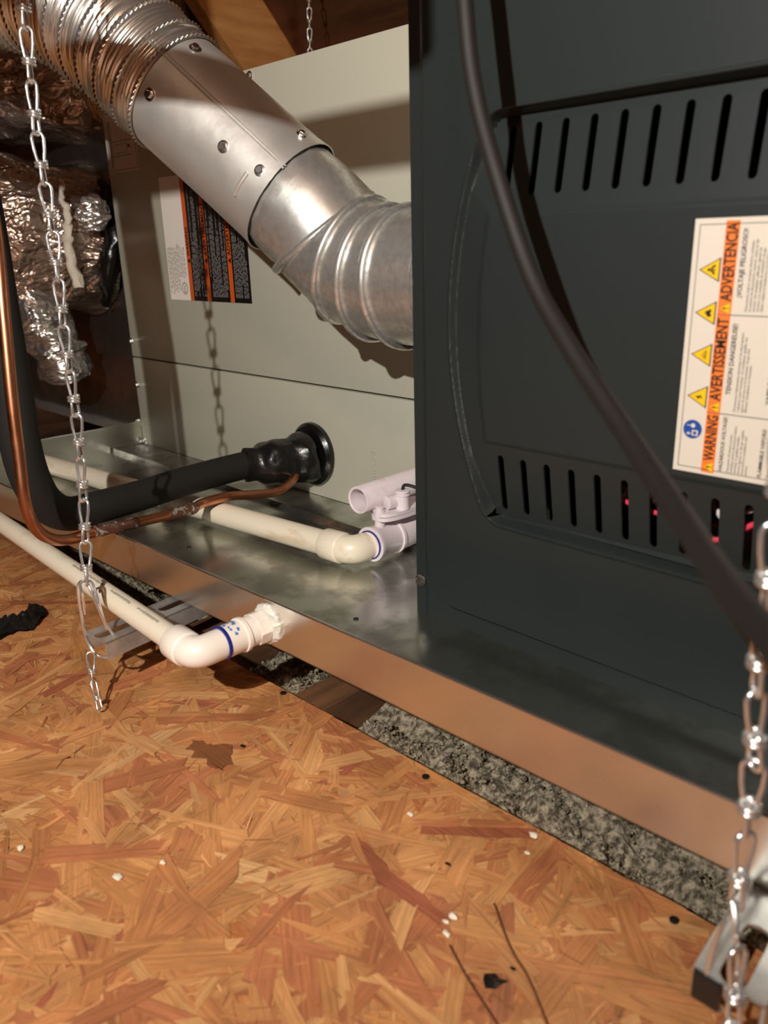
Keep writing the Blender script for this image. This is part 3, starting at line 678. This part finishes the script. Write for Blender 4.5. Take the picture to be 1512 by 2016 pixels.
elb = thing('vent_elbow', tuple(V((-0.55, 0.51, 0.29))), 'spangled galvanised adjustable elbow entering the furnace side', 'elbow')
EP = [(B - d1 * 0.006, 0.0525, d1), (B + d1 * 0.012, 0.0530, d1), (V((-0.598, 0.5055, 0.3835)), 0.0540, d1)]
def gore(c0, c1, n0, n1, r, name):
    mb = MB(); rings = []
    prof = [(0.0, 0.0), (0.5, 0.0), (0.88, 0.0), (0.92, 0.0018), (0.96, 0.0024), (1.0, 0.0020)]
    for s, dr in prof:
        c = V(c0).lerp(V(c1), s); nn = V(n0).lerp(V(n1), s).normalized(); tt, uu, ww = frame(nn)
        rings.append([c + (uu * math.cos(2 * pi * j / 56) + ww * math.sin(2 * pi * j / 56)) * (r + dr) for j in range(56)])
    mb.rings(rings, cap=False); g = obj(name, mb, 'galv_bright', elb)
    tt, uu, ww = frame(n0); c = V(c0) + V(n0) * 0.002
    bd = MB().tube([c + (uu * math.cos(2 * pi * j / 64) + ww * math.sin(2 * pi * j / 64)) * (r + 0.0006) for j in range(64)], 0.0042, 12, closed=True)
    obj('bead', bd, 'galv_bright', g); return g
C1 = V((-0.5885, 0.5095, 0.3715)); C2 = V((-0.5475, 0.5110, 0.3450)); C3 = V((-0.5150, 0.5110, 0.3340)); C4 = V((-0.480, 0.5095, 0.3310)); C5 = V((-0.420, 0.508, 0.3310))
dX = V((1, -0.02, -0.04)).normalized()
n1 = d1.lerp(dX, -0.70).normalized(); n2 = d1.lerp(dX, 0.52).normalized(); n3 = d1.lerp(dX, 0.80).normalized(); n4 = d1.lerp(dX, 1.0).normalized()
mb = MB(); rings = []
for h, r in ((-0.004, 0.0520), (0.000, 0.0528), (0.012, 0.0532), (0.0125, 0.0540), (0.020, 0.0541), (0.026, 0.0543), ((C1 - B).length - 0.001, 0.0545)):
    tt, uu, ww = frame(d1.lerp(n1, min(max((h - 0.02) / 0.02, 0), 1))); rings.append([B + d1 * h + (uu * math.cos(2 * pi * j / 56) + ww * math.sin(2 * pi * j / 56)) * (r + (0.0006 * math.sin(j * 8) if h < 0.012 else 0)) for j in range(56)])
mb.rings(rings, cap=False); obj('collar', mb, 'galv_bright', elb)
gore(C1, C2, n1, n2, 0.0540, 'gore'); gore(C2, C3, n2, n3, 0.0545, 'gore'); gore(C3, C4, n3, n4, 0.0550, 'gore'); gore(C4, C5, n4, dX, 0.0555, 'gore')

flx = thing('flexible_vent_duct', (-0.95, 0.40, 0.53), 'ribbed flexible aluminium duct rising to the upper left corner', 'duct')
FP = catmull([A + d1 * 0.018, A, A - d1 * 0.05, (-0.855, 0.418, 0.5905), (-0.955, 0.398, 0.6250), (-1.08, 0.385, 0.655), (-1.25, 0.38, 0.69), (-1.50, 0.38, 0.74)], 12)
# resample
def resample(P, step):
    out = [P[0]]; acc = 0
    for i in range(1, len(P)):
        seg = (P[i] - P[i - 1]).length; pos = 0
        while acc + seg - pos >= step:
            pos += step - acc; acc = 0; out.append(P[i - 1].lerp(P[i], pos / seg))
        acc += seg - pos
    return out
Q = resample(FP, 0.00075); N_ = 128; rings = []; bands = []
PITCH = 0.0225
tprev = None; uu = None
for i, c in enumerate(Q):
    tt = (Q[min(i + 1, len(Q) - 1)] - Q[max(i - 1, 0)]).normalized()
    uu = tt.orthogonal().normalized() if uu is None else (uu - tt * uu.dot(tt)).normalized(); ww = tt.cross(uu)
    s = i * 0.00075; ring = []
    for j in range(N_):
        a = 2 * pi * j / N_
        q = (s + 0.0 * a) % PITCH
        rib = (0.0008 + 0.0004 * mnoise.noise(V((s * 120, j * 0.05, 0)))) * math.sin(2 * pi * s / 0.0034 + 1.2 * mnoise.noise(V((s * 40, math.cos(a) * 1.5, math.sin(a) * 1.5))))
        if q < 0.0050: rib = 0.0004 + (0.0016 + (0.0011 if j % 2 else -0.0011)) * math.sin(pi * q / 0.0050) ** 0.6
        ring.append(c + (uu * math.cos(a) + ww * math.sin(a)) * (0.0562 + rib + 0.0012 * mnoise.noise(c * 30)))
    rings.append(ring)
mb = MB(); mb.rings(rings, cap=False); obj('ribbed_sleeve', mb, 'flex_alu', flx, smooth=0.9)

# ================================================================== foil ducts, plenum (left background)
pl = thing('supply_plenum', (-1.42, 0.85, 0.066), 'dull galvanised sheet metal plenum box behind the hanging chain', 'plenum')
mb = MB(); mb.box(-1.66, -1.158, 0.625, 1.10, 0.072, 0.535); obj('plenum_box', mb, 'galv_pan', pl, smooth=0)
mb = MB(); mb.box(-1.665, -1.157, 0.617, 0.627, 0.066, 0.080, 0.001); mb.box(-1.172, -1.157, 0.620, 0.6255, 0.072, 0.535, 0.001); obj('drive_cleat', mb, 'galv_bright', pl)
for x, z in ((-1.20, 0.088), (-1.215, 0.091)): bolt(pl, (x, 0.625, z), (0, -1, 0), 0.003)
def crumple(mb, amp, fr, seed):
    s = V((seed, seed * 2.3, -seed)); out = []
    for p in mb.v:
        p = V(p); q = p * fr + s
        q = V((q.x * 0.45, q.y * 0.8, q.z * 1.6))
        f = lambda o: (abs(mnoise.noise(q + o)) - 0.25) + 0.55 * abs(mnoise.noise(q * 2.3 + o)) + 0.22 * mnoise.noise(q * 5 + o)
        out.append(tuple(p + V((f(V((0, 0, 0))), f(V((9, 0, 0))), f(V((0, 9, 0))))) * amp))
    mb.v = out; return mb
def foil_duct(name, path, r, label, amp=0.013, fr=12, seed=1, m='foil', nseg=72):
    P = resample(catmull(path, 14), 0.007)
    mb = MB().tube(P, [r * (1 + 0.05 * math.sin(i * 0.3 + seed)) for i in range(len(P))], nseg, cap=True)
    crumple(mb, amp, fr, seed); zmin = min(p[2] for p in mb.v)
    root = thing(name, (path[0][0], path[0][1], zmin), label, 'duct')
    obj('foil_jacket', mb, m, root, smooth=0.5); return root
b1 = foil_duct('foil_insulated_duct', [(-1.300, 0.632, 0.375), (-1.308, 0.560, 0.380), (-1.345, 0.495, 0.385), (-1.43, 0.440, 0.39), (-1.60, 0.400, 0.40), (-1.95, 0.38, 0.42)], 0.112, 'crumpled foil insulated duct taped onto the plenum, behind the chain', seed=2)
foil_duct('foil_insulated_duct', [(-1.262, 0.655, 0.612), (-1.32, 0.610, 0.605), (-1.40, 0.565, 0.605), (-1.55, 0.500, 0.625), (-1.95, 0.45, 0.66)], 0.082, 'wrinkled bronze-looking foil duct just under the ribbed flexible duct', amp=0.022, fr=10, seed=6)
foil_duct('foil_insulated_duct', [(-1.265, 0.540, 0.175), (-1.262, 0.525, 0.225), (-1.275, 0.510, 0.275), (-1.32, 0.50, 0.31)], 0.040, 'torn bright foil sleeve hanging below the taped duct', amp=0.016, fr=16, seed=9, m='foil_bright', nseg=48)
# torn black vapour barrier, mastic bead, foil tape patch
mb = MB(); cen = V((-1.299, 0.606, 0.372))
P2 = [cen + V((math.cos(a_) * 0.120, 0.012 * math.sin(3 * a_), math.sin(a_) * 0.118)) for a_ in [math.radians(-52 + 4 * i) for i in range(26)]]
mb.tube(P2, [0.005 + 0.013 * math.sin(pi * i / 25) for i in range(26)], 16); crumple(mb, 0.007, 30, 3)
obj('black_liner', mb, 'black_plastic', b1)
mb = MB().tube(catmull([(-1.190, 0.545, 0.455), (-1.185, 0.538, 0.430), (-1.178, 0.540, 0.405), (-1.180, 0.535, 0.380), (-1.178, 0.535, 0.345), (-1.176, 0.540, 0.31)], 8), [0.0035 + 0.0045 * i / 40 for i in range(41)], 12)
crumple(mb, 0.006, 40, 5); obj('mastic_bead', mb, 'mastic', b1)
mb = MB().tube(catmull([(-1.178, 0.565, 0.425), (-1.165, 0.570, 0.410), (-1.172, 0.560, 0.392)], 10), [0.012 + 0.010 * math.sin(pi * i / 20) for i in range(21)], 20); crumple(mb, 0.016, 45, 4)
obj('foil_tape_patch', mb, 'foil_bright', b1)

# ================================================================== PVC drain inside the pan, with float switch
d1p = thing('condensate_drain_pipe', (-0.75, 0.45, 0.07), 'cream plastic drain pipe with elbow lying inside the pan', 'pipe')
E1 = V((-0.5250, 0.4725, 0.0828)); pd = (V((-0.7617, 0.4540, 0.0800)) - E1).normalized()
obj('pipe_run', MB().tube([E1 + pd * 0.02, E1 + pd * 0.90], 0.0125, 24), 'pvc_cream', d1p)
def pvc_elbow(E, da, db, r, rs, ls, name, m, par, ls2=None):
    da = V(da).normalized(); db = V(db).normalized(); bend = r * 0.95; pts = []
    for i in range(9):
        a = i / 8; p = (1 - a) ** 2 * (E + da * bend) + 2 * a * (1 - a) * E + a * a * (E + db * bend); pts.append(p)
    mb = MB(); mb.tube([E + da * (bend + 0.002)] + pts + [E + db * (bend + 0.002)], r, 24)
    for d, l in ((da, ls), (db, ls if ls2 is None else ls2)):
        if l: mb.lathe(E + d * (bend - 0.0015), d, [(0, r), (0.001, rs - 0.0004), (0.002, rs), (l - 0.001, rs), (l, rs - 0.0006), (l, r * 0.86), (l - 0.004, r * 0.85)], 28, cap=False)
        else: mb.tube([E + d * bend, E + d * (bend + 0.016)], r, 24)
    return obj(name, mb, m, par)
pvc_elbow(E1, pd, (0, 1, 0), 0.0138, 0.0154, 0.024, 'elbow', 'pvc_cream', d1p, 0)
fs_ = thing('float_switch_tee', (-0.512, 0.52, 0.066), 'pale lilac plastic float switch fitting beside the furnace corner', 'float switch')
mb = MB().lathe((-0.5195, 0.4905, 0.0855), (-0.05, 1, 0), [(0, 0.0132), (0, 0.0172), (0.003, 0.0174), (0.0045, 0.0166), (0.03, 0.0166), (0.0305, 0.0182), (0.034, 0.0182), (0.0345, 0.0166), (0.106, 0.0166)], 32); obj('tee_body', mb, 'pvc_lilac', fs_)
mb = MB().lathe((-0.5195, 0.4888, 0.0855), (-0.05, 1, 0), [(0, 0.0133), (0, 0.0142), (0.003, 0.0142)], 28, cap=False); obj('primer_ring', mb, 'primer_blue', fs_)
mb = MB(); out = []
for i in range(40):
    a = 2 * pi * i / 40; out.append((0.0155 * math.copysign(abs(math.cos(a)) ** 0.7, math.cos(a)), 0.036 * math.copysign(abs(math.sin(a)) ** 0.8, math.sin(a))))
for z, sc in ((0.1115, 1.0), (0.1155, 0.95)):
    p = plate([(x * sc - 0.5175, y * sc + 0.5330) for x, y in out], [], 0.0034, Matrix.Translation((0, 0, z))); mb.add(p.v, p.f)
obj('flange_cover', mb, 'pvc_lilac', fs_)
for y in (0.5035, 0.562):
    mb = MB().lathe((-0.5185, y, 0.100), (0, 0, 1), [(0, 0.0052), (0.017, 0.0052), (0.0172, 0.0040), (0.0205, 0.0040), (0.021, 0.003)], 18); obj('bolt_boss', mb, 'pvc_lilac', fs_)
mb = MB().lathe((-0.5090, 0.5260, 0.1155), (0, 0, 1), [(0, 0.0070), (0.003, 0.0064), (0.013, 0.0064), (0.0135, 0.0074), (0.0150, 0.0074), (0.0152, 0.0064), (0.0166, 0.0064), (0.0168, 0.0074), (0.0185, 0.0072), (0.019, 0.005)], 24)
mb.lathe((-0.5165, 0.5155, 0.1225), (-0.25, -1, 0), [(-0.008, 0.0062), (0.0, 0.0068), (0.0035, 0.0068), (0.004, 0.0058)], 24); obj('switch_post', mb, 'pvc_lilac', fs_)
mb = MB().tube(catmull([(-0.509, 0.526, 0.134), (-0.507, 0.527, 0.139), (-0.498, 0.531, 0.138), (-0.480, 0.540, 0.131), (-0.445, 0.555, 0.126)], 8), 0.0016, 10); obj('switch_wire', mb, 'print_black', fs_)
mb = MB()
for k in range(4): mb.box(-0.5066, -0.5058, 0.545 + 0.001 * k, 0.560, 0.0905 - 0.0030 * k, 0.0923 - 0.0030 * k)
obj('rating_print', mb, 'print_black', fs_, smooth=0)
vs_ = thing('vent_stub_pipe', (-0.535, 0.55, 0.105), 'open-ended pale lilac plastic pipe above the float switch', 'pipe')
mb = MB().lathe((-0.5400, 0.4960, 0.1245), (-0.02, 1, 0), [(0.09, 0.0112), (0.0, 0.0112), (-0.0006, 0.0120), (-0.0006, 0.0134), (0, 0.0138), (0.1030, 0.0138)], 32, cap=False); obj('pipe_wall', mb, 'pvc_lilac', vs_)

# ================================================================== PVC pan drain outside
d2 = thing('pan_drain_pipe', (-0.65, 0.26, 0.065), 'cream plastic pipe with blue-primed elbow leaving the pan wall', 'pipe')
E2 = V((-0.4665, 0.2615, 0.0800)); pd2 = (V((-0.8633, 0.2790, 0.0800)) - E2).normalized()
obj('pipe_run', MB().tube([E2 + pd2 * 0.012, E2 + pd2 * 1.1], 0.0095, 24), 'pvc_cream', d2)
pvc_elbow(E2, pd2, (0, 1, 0), 0.0118, 0.0134, 0.0200, 'elbow', 'pvc_white', d2, 0)
mb = MB().lathe((E2.x, E2.y + 0.0225, 0.0803), (0, 1, 0), [(0, 0.0104), (0, 0.0127), (0.0165, 0.0124), (0.0168, 0.0138), (0.0198, 0.0138), (0.0202, 0.0122), (0.030, 0.0122)], 28); obj('male_adapter', mb, 'pvc_white', d2)
mb = MB().lathe((E2.x, E2.y + 0.0512, 0.0803), (0, 1, 0), [(0, 0.0134), (0.0100, 0.0134), (0.0105, 0.0118), (0.018, 0.0118)], 8); obj('hex_collar', mb, 'pvc_white', d2, smooth=0.4)
mb = MB().lathe((E2.x, E2.y + 0.0612, 0.0803), (0, 1, 0), [(0, 0.0140), (0.003, 0.0160), (0.006, 0.0150)], 30); crumple(mb, 0.004, 120, 2); obj('sealant_bead', mb, 'sealant', d2)
mb = MB().lathe((E2.x, E2.y + 0.0218, 0.0803), (0, 1, 0), [(0, 0.0110), (0, 0.0131), (0.0024, 0.0131), (0.0026, 0.0122)], 28, cap=False); obj('primer_ring', mb, 'primer_blue', d2)
random.seed(5); mb = MB()
for k in range(12):
    a0 = math.radians(random.uniform(40, 105)); y = E2.y + 0.0225 + random.uniform(0.002, 0.014); r = 0.01275
    pts = []
    for i in range(8):
        q = 2 * pi * i / 8; s = random.uniform(0.0006, 0.002); pts.append((E2.x + r * math.cos(a0 + s * math.cos(q) / r), y + s * math.sin(q), 0.0803 + r * math.sin(a0 + s * math.cos(q) / r)))
    mb.add(pts, [tuple(range(8))])
obj('primer_smear', mb, 'primer_wash', d2, smooth=0)
mb = MB()      # illegible maker's print along the pipe
for k in range(150):
    s = 0.05 + k * 0.0011 + random.uniform(0, .0003)
    if (k // 11) % 4 == 3: continue
    c = E2 + pd2 * s; a0 = math.radians(100 + random.uniform(-2, 2)); r = 0.00957; h = random.uniform(0.05, 0.16)
    sd = V((0, 0, 1)).cross(pd2).normalized()
    f = lambda a: V((0, 0, 1)) * math.sin(a) * r + (-sd) * math.cos(a) * r
    p = [c + f(a0 - h), c + f(a0 + h), c + pd2 * 0.0005 + f(a0 + h), c + pd2 * 0.0005 + f(a0 - h)]
    mb.add(p, [(0, 1, 2, 3)])
obj('pipe_print', mb, 'print_black', d2, smooth=0)

# ================================================================== slotted steel supports
def strut(loc, ang, length, label, w=0.030, h=0.016, slots=3):
    root = thing('slotted_strut', loc, label, 'strut')
    M = Matrix.Translation(loc) @ Matrix.Rotation(ang, 4, 'Z')        # local +Y runs under the pan
    holes = [capsule(0.0, 0.020 + k * 0.062, 0, 0.014, 0.0058, 6) for k in range(slots)]
    outer = [(-w / 2, 0), (w / 2, 0), (w / 2, length), (-w / 2, length)]
    p = plate(outer, holes, 0.0018, M @ Matrix.Translation((0, 0, h)))
    obj('slotted_face', p, 'steel_strut', root, smooth=0.5)
    for s in (-1, 1):
        mb = MB(); mb.box(-w / 2 if s < 0 else w / 2 - 0.0018, -w / 2 + 0.0018 if s < 0 else w / 2, 0, length, 0.0, h - 0.0004)
        mb.v = [tuple(M @ V(q)) for q in mb.v]; obj('side_flange', mb, 'steel_strut', root, smooth=0)
    return root
strut((-0.5865, 0.2405, 0.0440), math.radians(6), 0.95, 'slotted steel strut end sticking out under the pan by the left chain', slots=13)
sr = strut((-0.0820, 0.2760, 0.0440), math.radians(3), 0.90, 'slotted steel strut end in the lower right corner under the chain', slots=13)

mb = MB(); mb.box(-0.0965, -0.0845, 0.2735, 0.2775, 0.0440, 0.0590, 0.0008); obj('end_tab', mb, 'dark_steel', sr)
# ================================================================== chains
def link_mesh():
    mb = MB(); wr = 0.00115
    pts = []
    for i in range(9):
        a = pi * i / 8; pts.append((0.0044 * math.cos(a), 0, -0.0044 + 0.0044 * math.sin(a)))
    pts += [(-0.0040, 0, -0.011), (-0.0026, 0, -0.0195), (-0.0013, 0.0006, -0.0225)]
    pts = [(0.0013, -0.0006, -0.0225), (0.0026, 0, -0.0195), (0.0040, 0, -0.011)] + pts
    mb.tube(pts, wr, 8)
    lo = [(0.0006, 0.0014, -0.0195), (0, 0.0028, -0.0245)]
    for i in range(9):
        a = pi * i / 8; lo.append((0, 0.0035 * math.cos(a), -0.0345 - 0.0035 * math.sin(a) + 0.0014))
    lo += [(0, -0.0028, -0.0245), (-0.0006, -0.0014, -0.0195)]
    mb.tube(lo, wr, 8)
    hx = [(0.0039 * math.cos(a), 0.0039 * math.sin(a), -0.0198 - 0.0024 * a / (2 * pi)) for a in [2 * pi * i / 12 for i in range(26)]]
    mb.tube(hx, wr, 8)
    me = bpy.data.meshes.new('link'); me.from_pydata(mb.v, [], mb.f); me.shade_smooth(); me.materials.append(MATS['chain_zinc']); return me
LINK = link_mesh(); LPITCH = 0.0343
def chain(path, label, face, scale=1.0, group=None):
    P = resample(catmull(path[::-1], 10), LPITCH * scale)[::-1]
    root = thing('hanging_chain', tuple(P[-1]), label, 'chain')
    for i in range(len(P) - 1):
        a, b = P[i], P[i + 1]; zax = (a - b).normalized(); xa = V(face) - zax * V(face).dot(zax); xa.normalize(); ya = zax.cross(xa)
        tw = random.gauss(0, 0.22); xa2 = xa * math.cos(tw) + ya * math.sin(tw); ya2 = zax.cross(xa2)
        o = bpy.data.objects.new('link', LINK); COL.objects.link(o); o.parent = root
        m = Matrix((xa2, ya2, zax)).transposed().to_4x4(); m.translation = a - wloc(root); o.matrix_basis = m @ Matrix.Scale(scale, 4)
    return root
random.seed(3)
FACE = (0.70, 0.71, 0.0)
cl = chain([(-0.640, 0.300, 1.30), (-0.634, 0.288, 0.85), (-0.6302, 0.2813, 0.5704), (-0.6313, 0.2793, 0.5218), (-0.6277, 0.2733, 0.4397), (-0.6247, 0.2726, 0.3696), (-0.6201, 0.2676, 0.3027), (-0.6138, 0.2645, 0.2362), (-0.6086, 0.2570, 0.1629), (-0.5975, 0.2450, 0.1040)],
           'bright zinc chain hanging at left, hooked to the strut end', FACE)
def wirepart(pts, par, r=0.0012): return obj('wire_loop', MB().tube(catmull(pts, 6), r, 8), 'chain_zinc', par)
wirepart([(-0.600, 0.2430, 0.106), (-0.604, 0.2400, 0.100), (-0.604, 0.2390, 0.080), (-0.600, 0.2385, 0.055), (-0.592, 0.2410, 0.042), (-0.582, 0.2480, 0.041), (-0.580, 0.2520, 0.048)], cl)
wirepart([(-0.6025, 0.2440, 0.104), (-0.599, 0.2400, 0.1035), (-0.5965, 0.2395, 0.094), (-0.597, 0.2395, 0.078)], cl)
wirepart([(-0.600, 0.2450, 0.105), (-0.592, 0.2440, 0.103), (-0.586, 0.2455, 0.090), (-0.582, 0.2480, 0.073), (-0.580, 0.2520, 0.062), (-0.581, 0.2550, 0.052)], cl, 0.0013)
wirepart([(-0.603, 0.246, 0.103), (-0.596, 0.248, 0.1045), (-0.589, 0.2475, 0.098), (-0.5835, 0.2475, 0.080), (-0.5815, 0.2490, 0.066)], cl, 0.0012)
for a, b, tw in (((-0.5905, 0.2360, 0.0470), (-0.5830, 0.2310, 0.0250), 0.3), ((-0.5835, 0.2315, 0.0262), (-0.5700, 0.2280, 0.0060), 1.2)):
    a = V(a); b = V(b); zax = (a - b).normalized(); xa = (V(FACE) - zax * V(FACE).dot(zax)).normalized(); xa = (xa * math.cos(tw) + zax.cross(xa) * math.sin(tw))
    o = bpy.data.objects.new('link', LINK); COL.objects.link(o); o.parent = cl
    m = Matrix((xa, zax.cross(xa), zax)).transposed().to_4x4(); m.translation = a - wloc(cl); o.matrix_basis = m @ Matrix.Scale(0.72, 4)
cr = chain([(-0.10, 0.285, 1.3), (-0.0950, 0.286, 0.60), (-0.0924, 0.2880, 0.2308), (-0.0898, 0.2901, 0.1831), (-0.0885, 0.2910, 0.1353), (-0.0872, 0.2870, 0.0920)],
           'out-of-focus zinc chain hanging at the lower right corner', (0.76, 0.65, 0))
wirepart([(-0.0865, 0.286, 0.094), (-0.0900, 0.280, 0.080), (-0.0915, 0.276, 0.060), (-0.0895, 0.276, 0.044), (-0.0850, 0.280, 0.040)], cr, 0.0013)
wirepart([(-0.0875, 0.284, 0.094), (-0.0830, 0.279, 0.085), (-0.0800, 0.277, 0.070), (-0.0820, 0.279, 0.056)], cr, 0.0013)
for a, b, tw in (((-0.0800, 0.2740, 0.0840), (-0.0760, 0.2680, 0.0520), 0.4), ((-0.0760, 0.2680, 0.0520), (-0.0720, 0.2620, 0.0230), 0.0)):
    a = V(a); b = V(b); zax = (a - b).normalized(); xa = (V(FACE) - zax * V(FACE).dot(zax)).normalized(); xa = (xa * math.cos(tw) + zax.cross(xa) * math.sin(tw))
    o = bpy.data.objects.new('link', LINK); COL.objects.link(o); o.parent = cr
    m = Matrix((xa, zax.cross(xa), zax)).transposed().to_4x4(); m.translation = a - wloc(cr); o.matrix_basis = m @ Matrix.Scale(0.95, 4)
chain([(-1.3380, 1.155, 1.05), (-1.3400, 1.155, 0.82), (-1.3460, 1.155, 0.70), (-1.35, 1.155, 0.45)], 'thin chain hanging behind the coil cabinet near the roof', FACE)

# ================================================================== power cable, added shadow-casting brace
pc = obj('power_cable', MB().tube(catmull([(-0.345, 0.395, 0.64), (-0.3236, 0.3810, 0.5517), (-0.3126, 0.3741, 0.5145), (-0.3026, 0.3663, 0.4772), (-0.2916, 0.3595, 0.4399), (-0.2736, 0.3520, 0.4020), (-0.2383, 0.3381, 0.3457), (-0.2026, 0.3210, 0.3129), (-0.1569, 0.2933, 0.2841), (-0.1138, 0.2544, 0.2686), (-0.0820, 0.2171, 0.2649), (-0.0548, 0.1848, 0.2651), (-0.0290, 0.1580, 0.2630), (0.04, 0.12, 0.24), (0.16, 0.10, 0.12)], 10), 0.0046, 20), 'cable_rubber', origin=(-0.2, 0.33, 0.3))
setp(pc, 'thick black power cable drooping across the furnace door', 'cable')
wb = obj('shadow_brace', MB().box(-0.70, -0.232, 0.090, 0.100, 0.576, 0.604, 0.002), 'rafter_wood', origin=(-0.4, 0.095, 0.568)); setp(wb, 'unseen thin wooden brace added to cast a shadow band on the coil cabinet', 'brace')  # out of view, added for the shadow band it throws across the coil

# ================================================================== litter on the floor
TP = [(-0.83, 0.205), (-0.7988, 0.2324), (-0.7888, 0.2490), (-0.8050, 0.262), (-0.8288, 0.2745), (-0.8110, 0.2819), (-0.7883, 0.2777), (-0.7617, 0.2508), (-0.7696, 0.2364), (-0.7644, 0.2197), (-0.79, 0.195)]
def tape():
    bm = bmesh.new(); f = bm.faces.new([bm.verts.new((x, y, 0)) for x, y in TP]); bmesh.ops.triangulate(bm, faces=[f])
    for _ in range(4): bmesh.ops.subdivide_edges(bm, edges=list(bm.edges), cuts=1, use_grid_fill=True)
    for v in bm.verts:
        p = v.co.copy(); dd = math.exp(-((p.x + 0.795) ** 2 + (p.y - 0.245) ** 2) / 0.0004)
        v.co.z = 0.0022 + abs(mnoise.noise(p * 60)) * 0.006 + dd * (0.008 + 0.010 * abs(mnoise.noise(p * 120)))
    mb = MB(); mb.bm(bm); n = len(mb.v); up = list(mb.v); fs = list(mb.f)
    mb.add([(x, y, z - 0.0006) for x, y, z in up], [tuple(reversed(q)) for q in fs]); return mb
tp = obj('tape_scrap', tape(), 'black_tape', origin=(-0.79, 0.245, 0.001), smooth=1.0); setp(tp, 'crumpled scrap of shiny black tape on the board floor', 'tape')
random.seed(21)
def crumb_mesh():
    bm = bmesh.new(); bmesh.ops.create_icosphere(bm, subdivisions=2, radius=1)
    s = random.uniform(0, 99)
    for v in bm.verts: v.co *= 1 + 0.7 * mnoise.noise(v.co * 1.6 + V((s, 0, 0)))
    for v in bm.verts: v.co.z = max(v.co.z * 0.6, -0.35)
    mb = MB(); mb.bm(bm); return mb
CR = [(-0.4615, 0.1199, .0020, 'pale crumb on the board floor near the left photo edge'), (-0.3928, 0.1512, .0028, 'largest pale flake in the middle of the strand board floor'), (-0.3833, 0.1761, .0018, 'small white chip right of the large pale flake'),
      (-0.2264, 0.2678, .0024, 'pale lumpy crumb at the upper end of the short dark needle'), (-0.2215, 0.2560, .0020, 'whitish crumb beside the short dark needle'), (-0.2312, 0.3516, .0026, 'white chip near the insulation gap edge'),
      (-0.2249, 0.3362, .0015, 'tiny white speck below the chip by the gap edge'), (-0.3014, 0.3124, .0020, 'small clear chip below the nail head'), (-0.2270, 0.2620, .0018, 'cream crumb touching the top of the dark needle')]
for x, y, r, lb in CR:
    mb = crumb_mesh(); mb.v = [(x + a * r * 1.2, y + b * r * 0.8, 0.0016 + c * r * 0.7) for a, b, c in mb.v]
    setp(obj('crumb', mb, 'crumb', origin=(x, y, 0.001)), lb, 'crumb', 'pale crumbs on the floor')
for pts, lb in (([(-0.2154, 0.2906), (-0.2000, 0.2790), (-0.1879, 0.2710), (-0.1731, 0.2639), (-0.1529, 0.2500), (-0.135, 0.235)], 'long thin brown pine needle curving to the bottom photo edge'),
                ([(-0.2154, 0.2515), (-0.1957, 0.2424), (-0.1706, 0.2330), (-0.155, 0.226)], 'short dark pine needle starting at the pale crumbs')):
    setp(obj('pine_needle', MB().tube(catmull([(x, y, 0.0016) for x, y in pts], 6), 0.00055, 6), 'needle', origin=(pts[0][0], pts[0][1], 0.001)), lb, 'pine needle', 'pine needles on the floor')
def flake():
    pts = [(-0.1905, 0.2500), (-0.1870, 0.2540), (-0.1835, 0.2530), (-0.1805, 0.2545), (-0.1790, 0.2535), (-0.1812, 0.2510), (-0.1815, 0.2470), (-0.1850, 0.2435), (-0.1885, 0.2460)]
    mb = MB(); n = len(pts); z = [0.0020 + 0.0022 * abs(mnoise.noise(V((x * 400, y * 400, 2)))) for x, y in pts]
    mb.add([(x, y, q) for (x, y), q in zip(pts, z)] + [(x, y, q - 0.0006) for (x, y), q in zip(pts, z)] + [(-0.185, 0.249, 0.0045), (-0.185, 0.249, 0.0038)],
           [(i, (i + 1) % n, 2 * n) for i in range(n)] + [((i + 1) % n + n, i + n, 2 * n + 1) for i in range(n)] + [(i, i + n, (i + 1) % n + n, (i + 1) % n) for i in range(n)]); return mb
setp(obj('rubber_shred', flake(), 'black_tape', origin=(-0.185, 0.249, 0.001), smooth=0), 'torn black rubber shred near the bottom of the photo', 'scrap')
for x, y, r, lb in ((-0.4463, 0.2811, .0016, 'tiny black scrap beside the dark knot patch'), (-0.1820, 0.2629, .0012, 'black speck above the torn rubber shred'), (-0.2544, 0.2957, .0014, 'tiny black scrap left of the long needle')):
    mb = crumb_mesh(); mb.v = [(x + a * r * 1.5, y + b * r * 0.7, 0.0016 + c * r * 0.6) for a, b, c in mb.v]
    setp(obj('black_speck', mb, 'black_tape', origin=(x, y, 0.001)), lb, 'scrap', 'black specks on the floor')
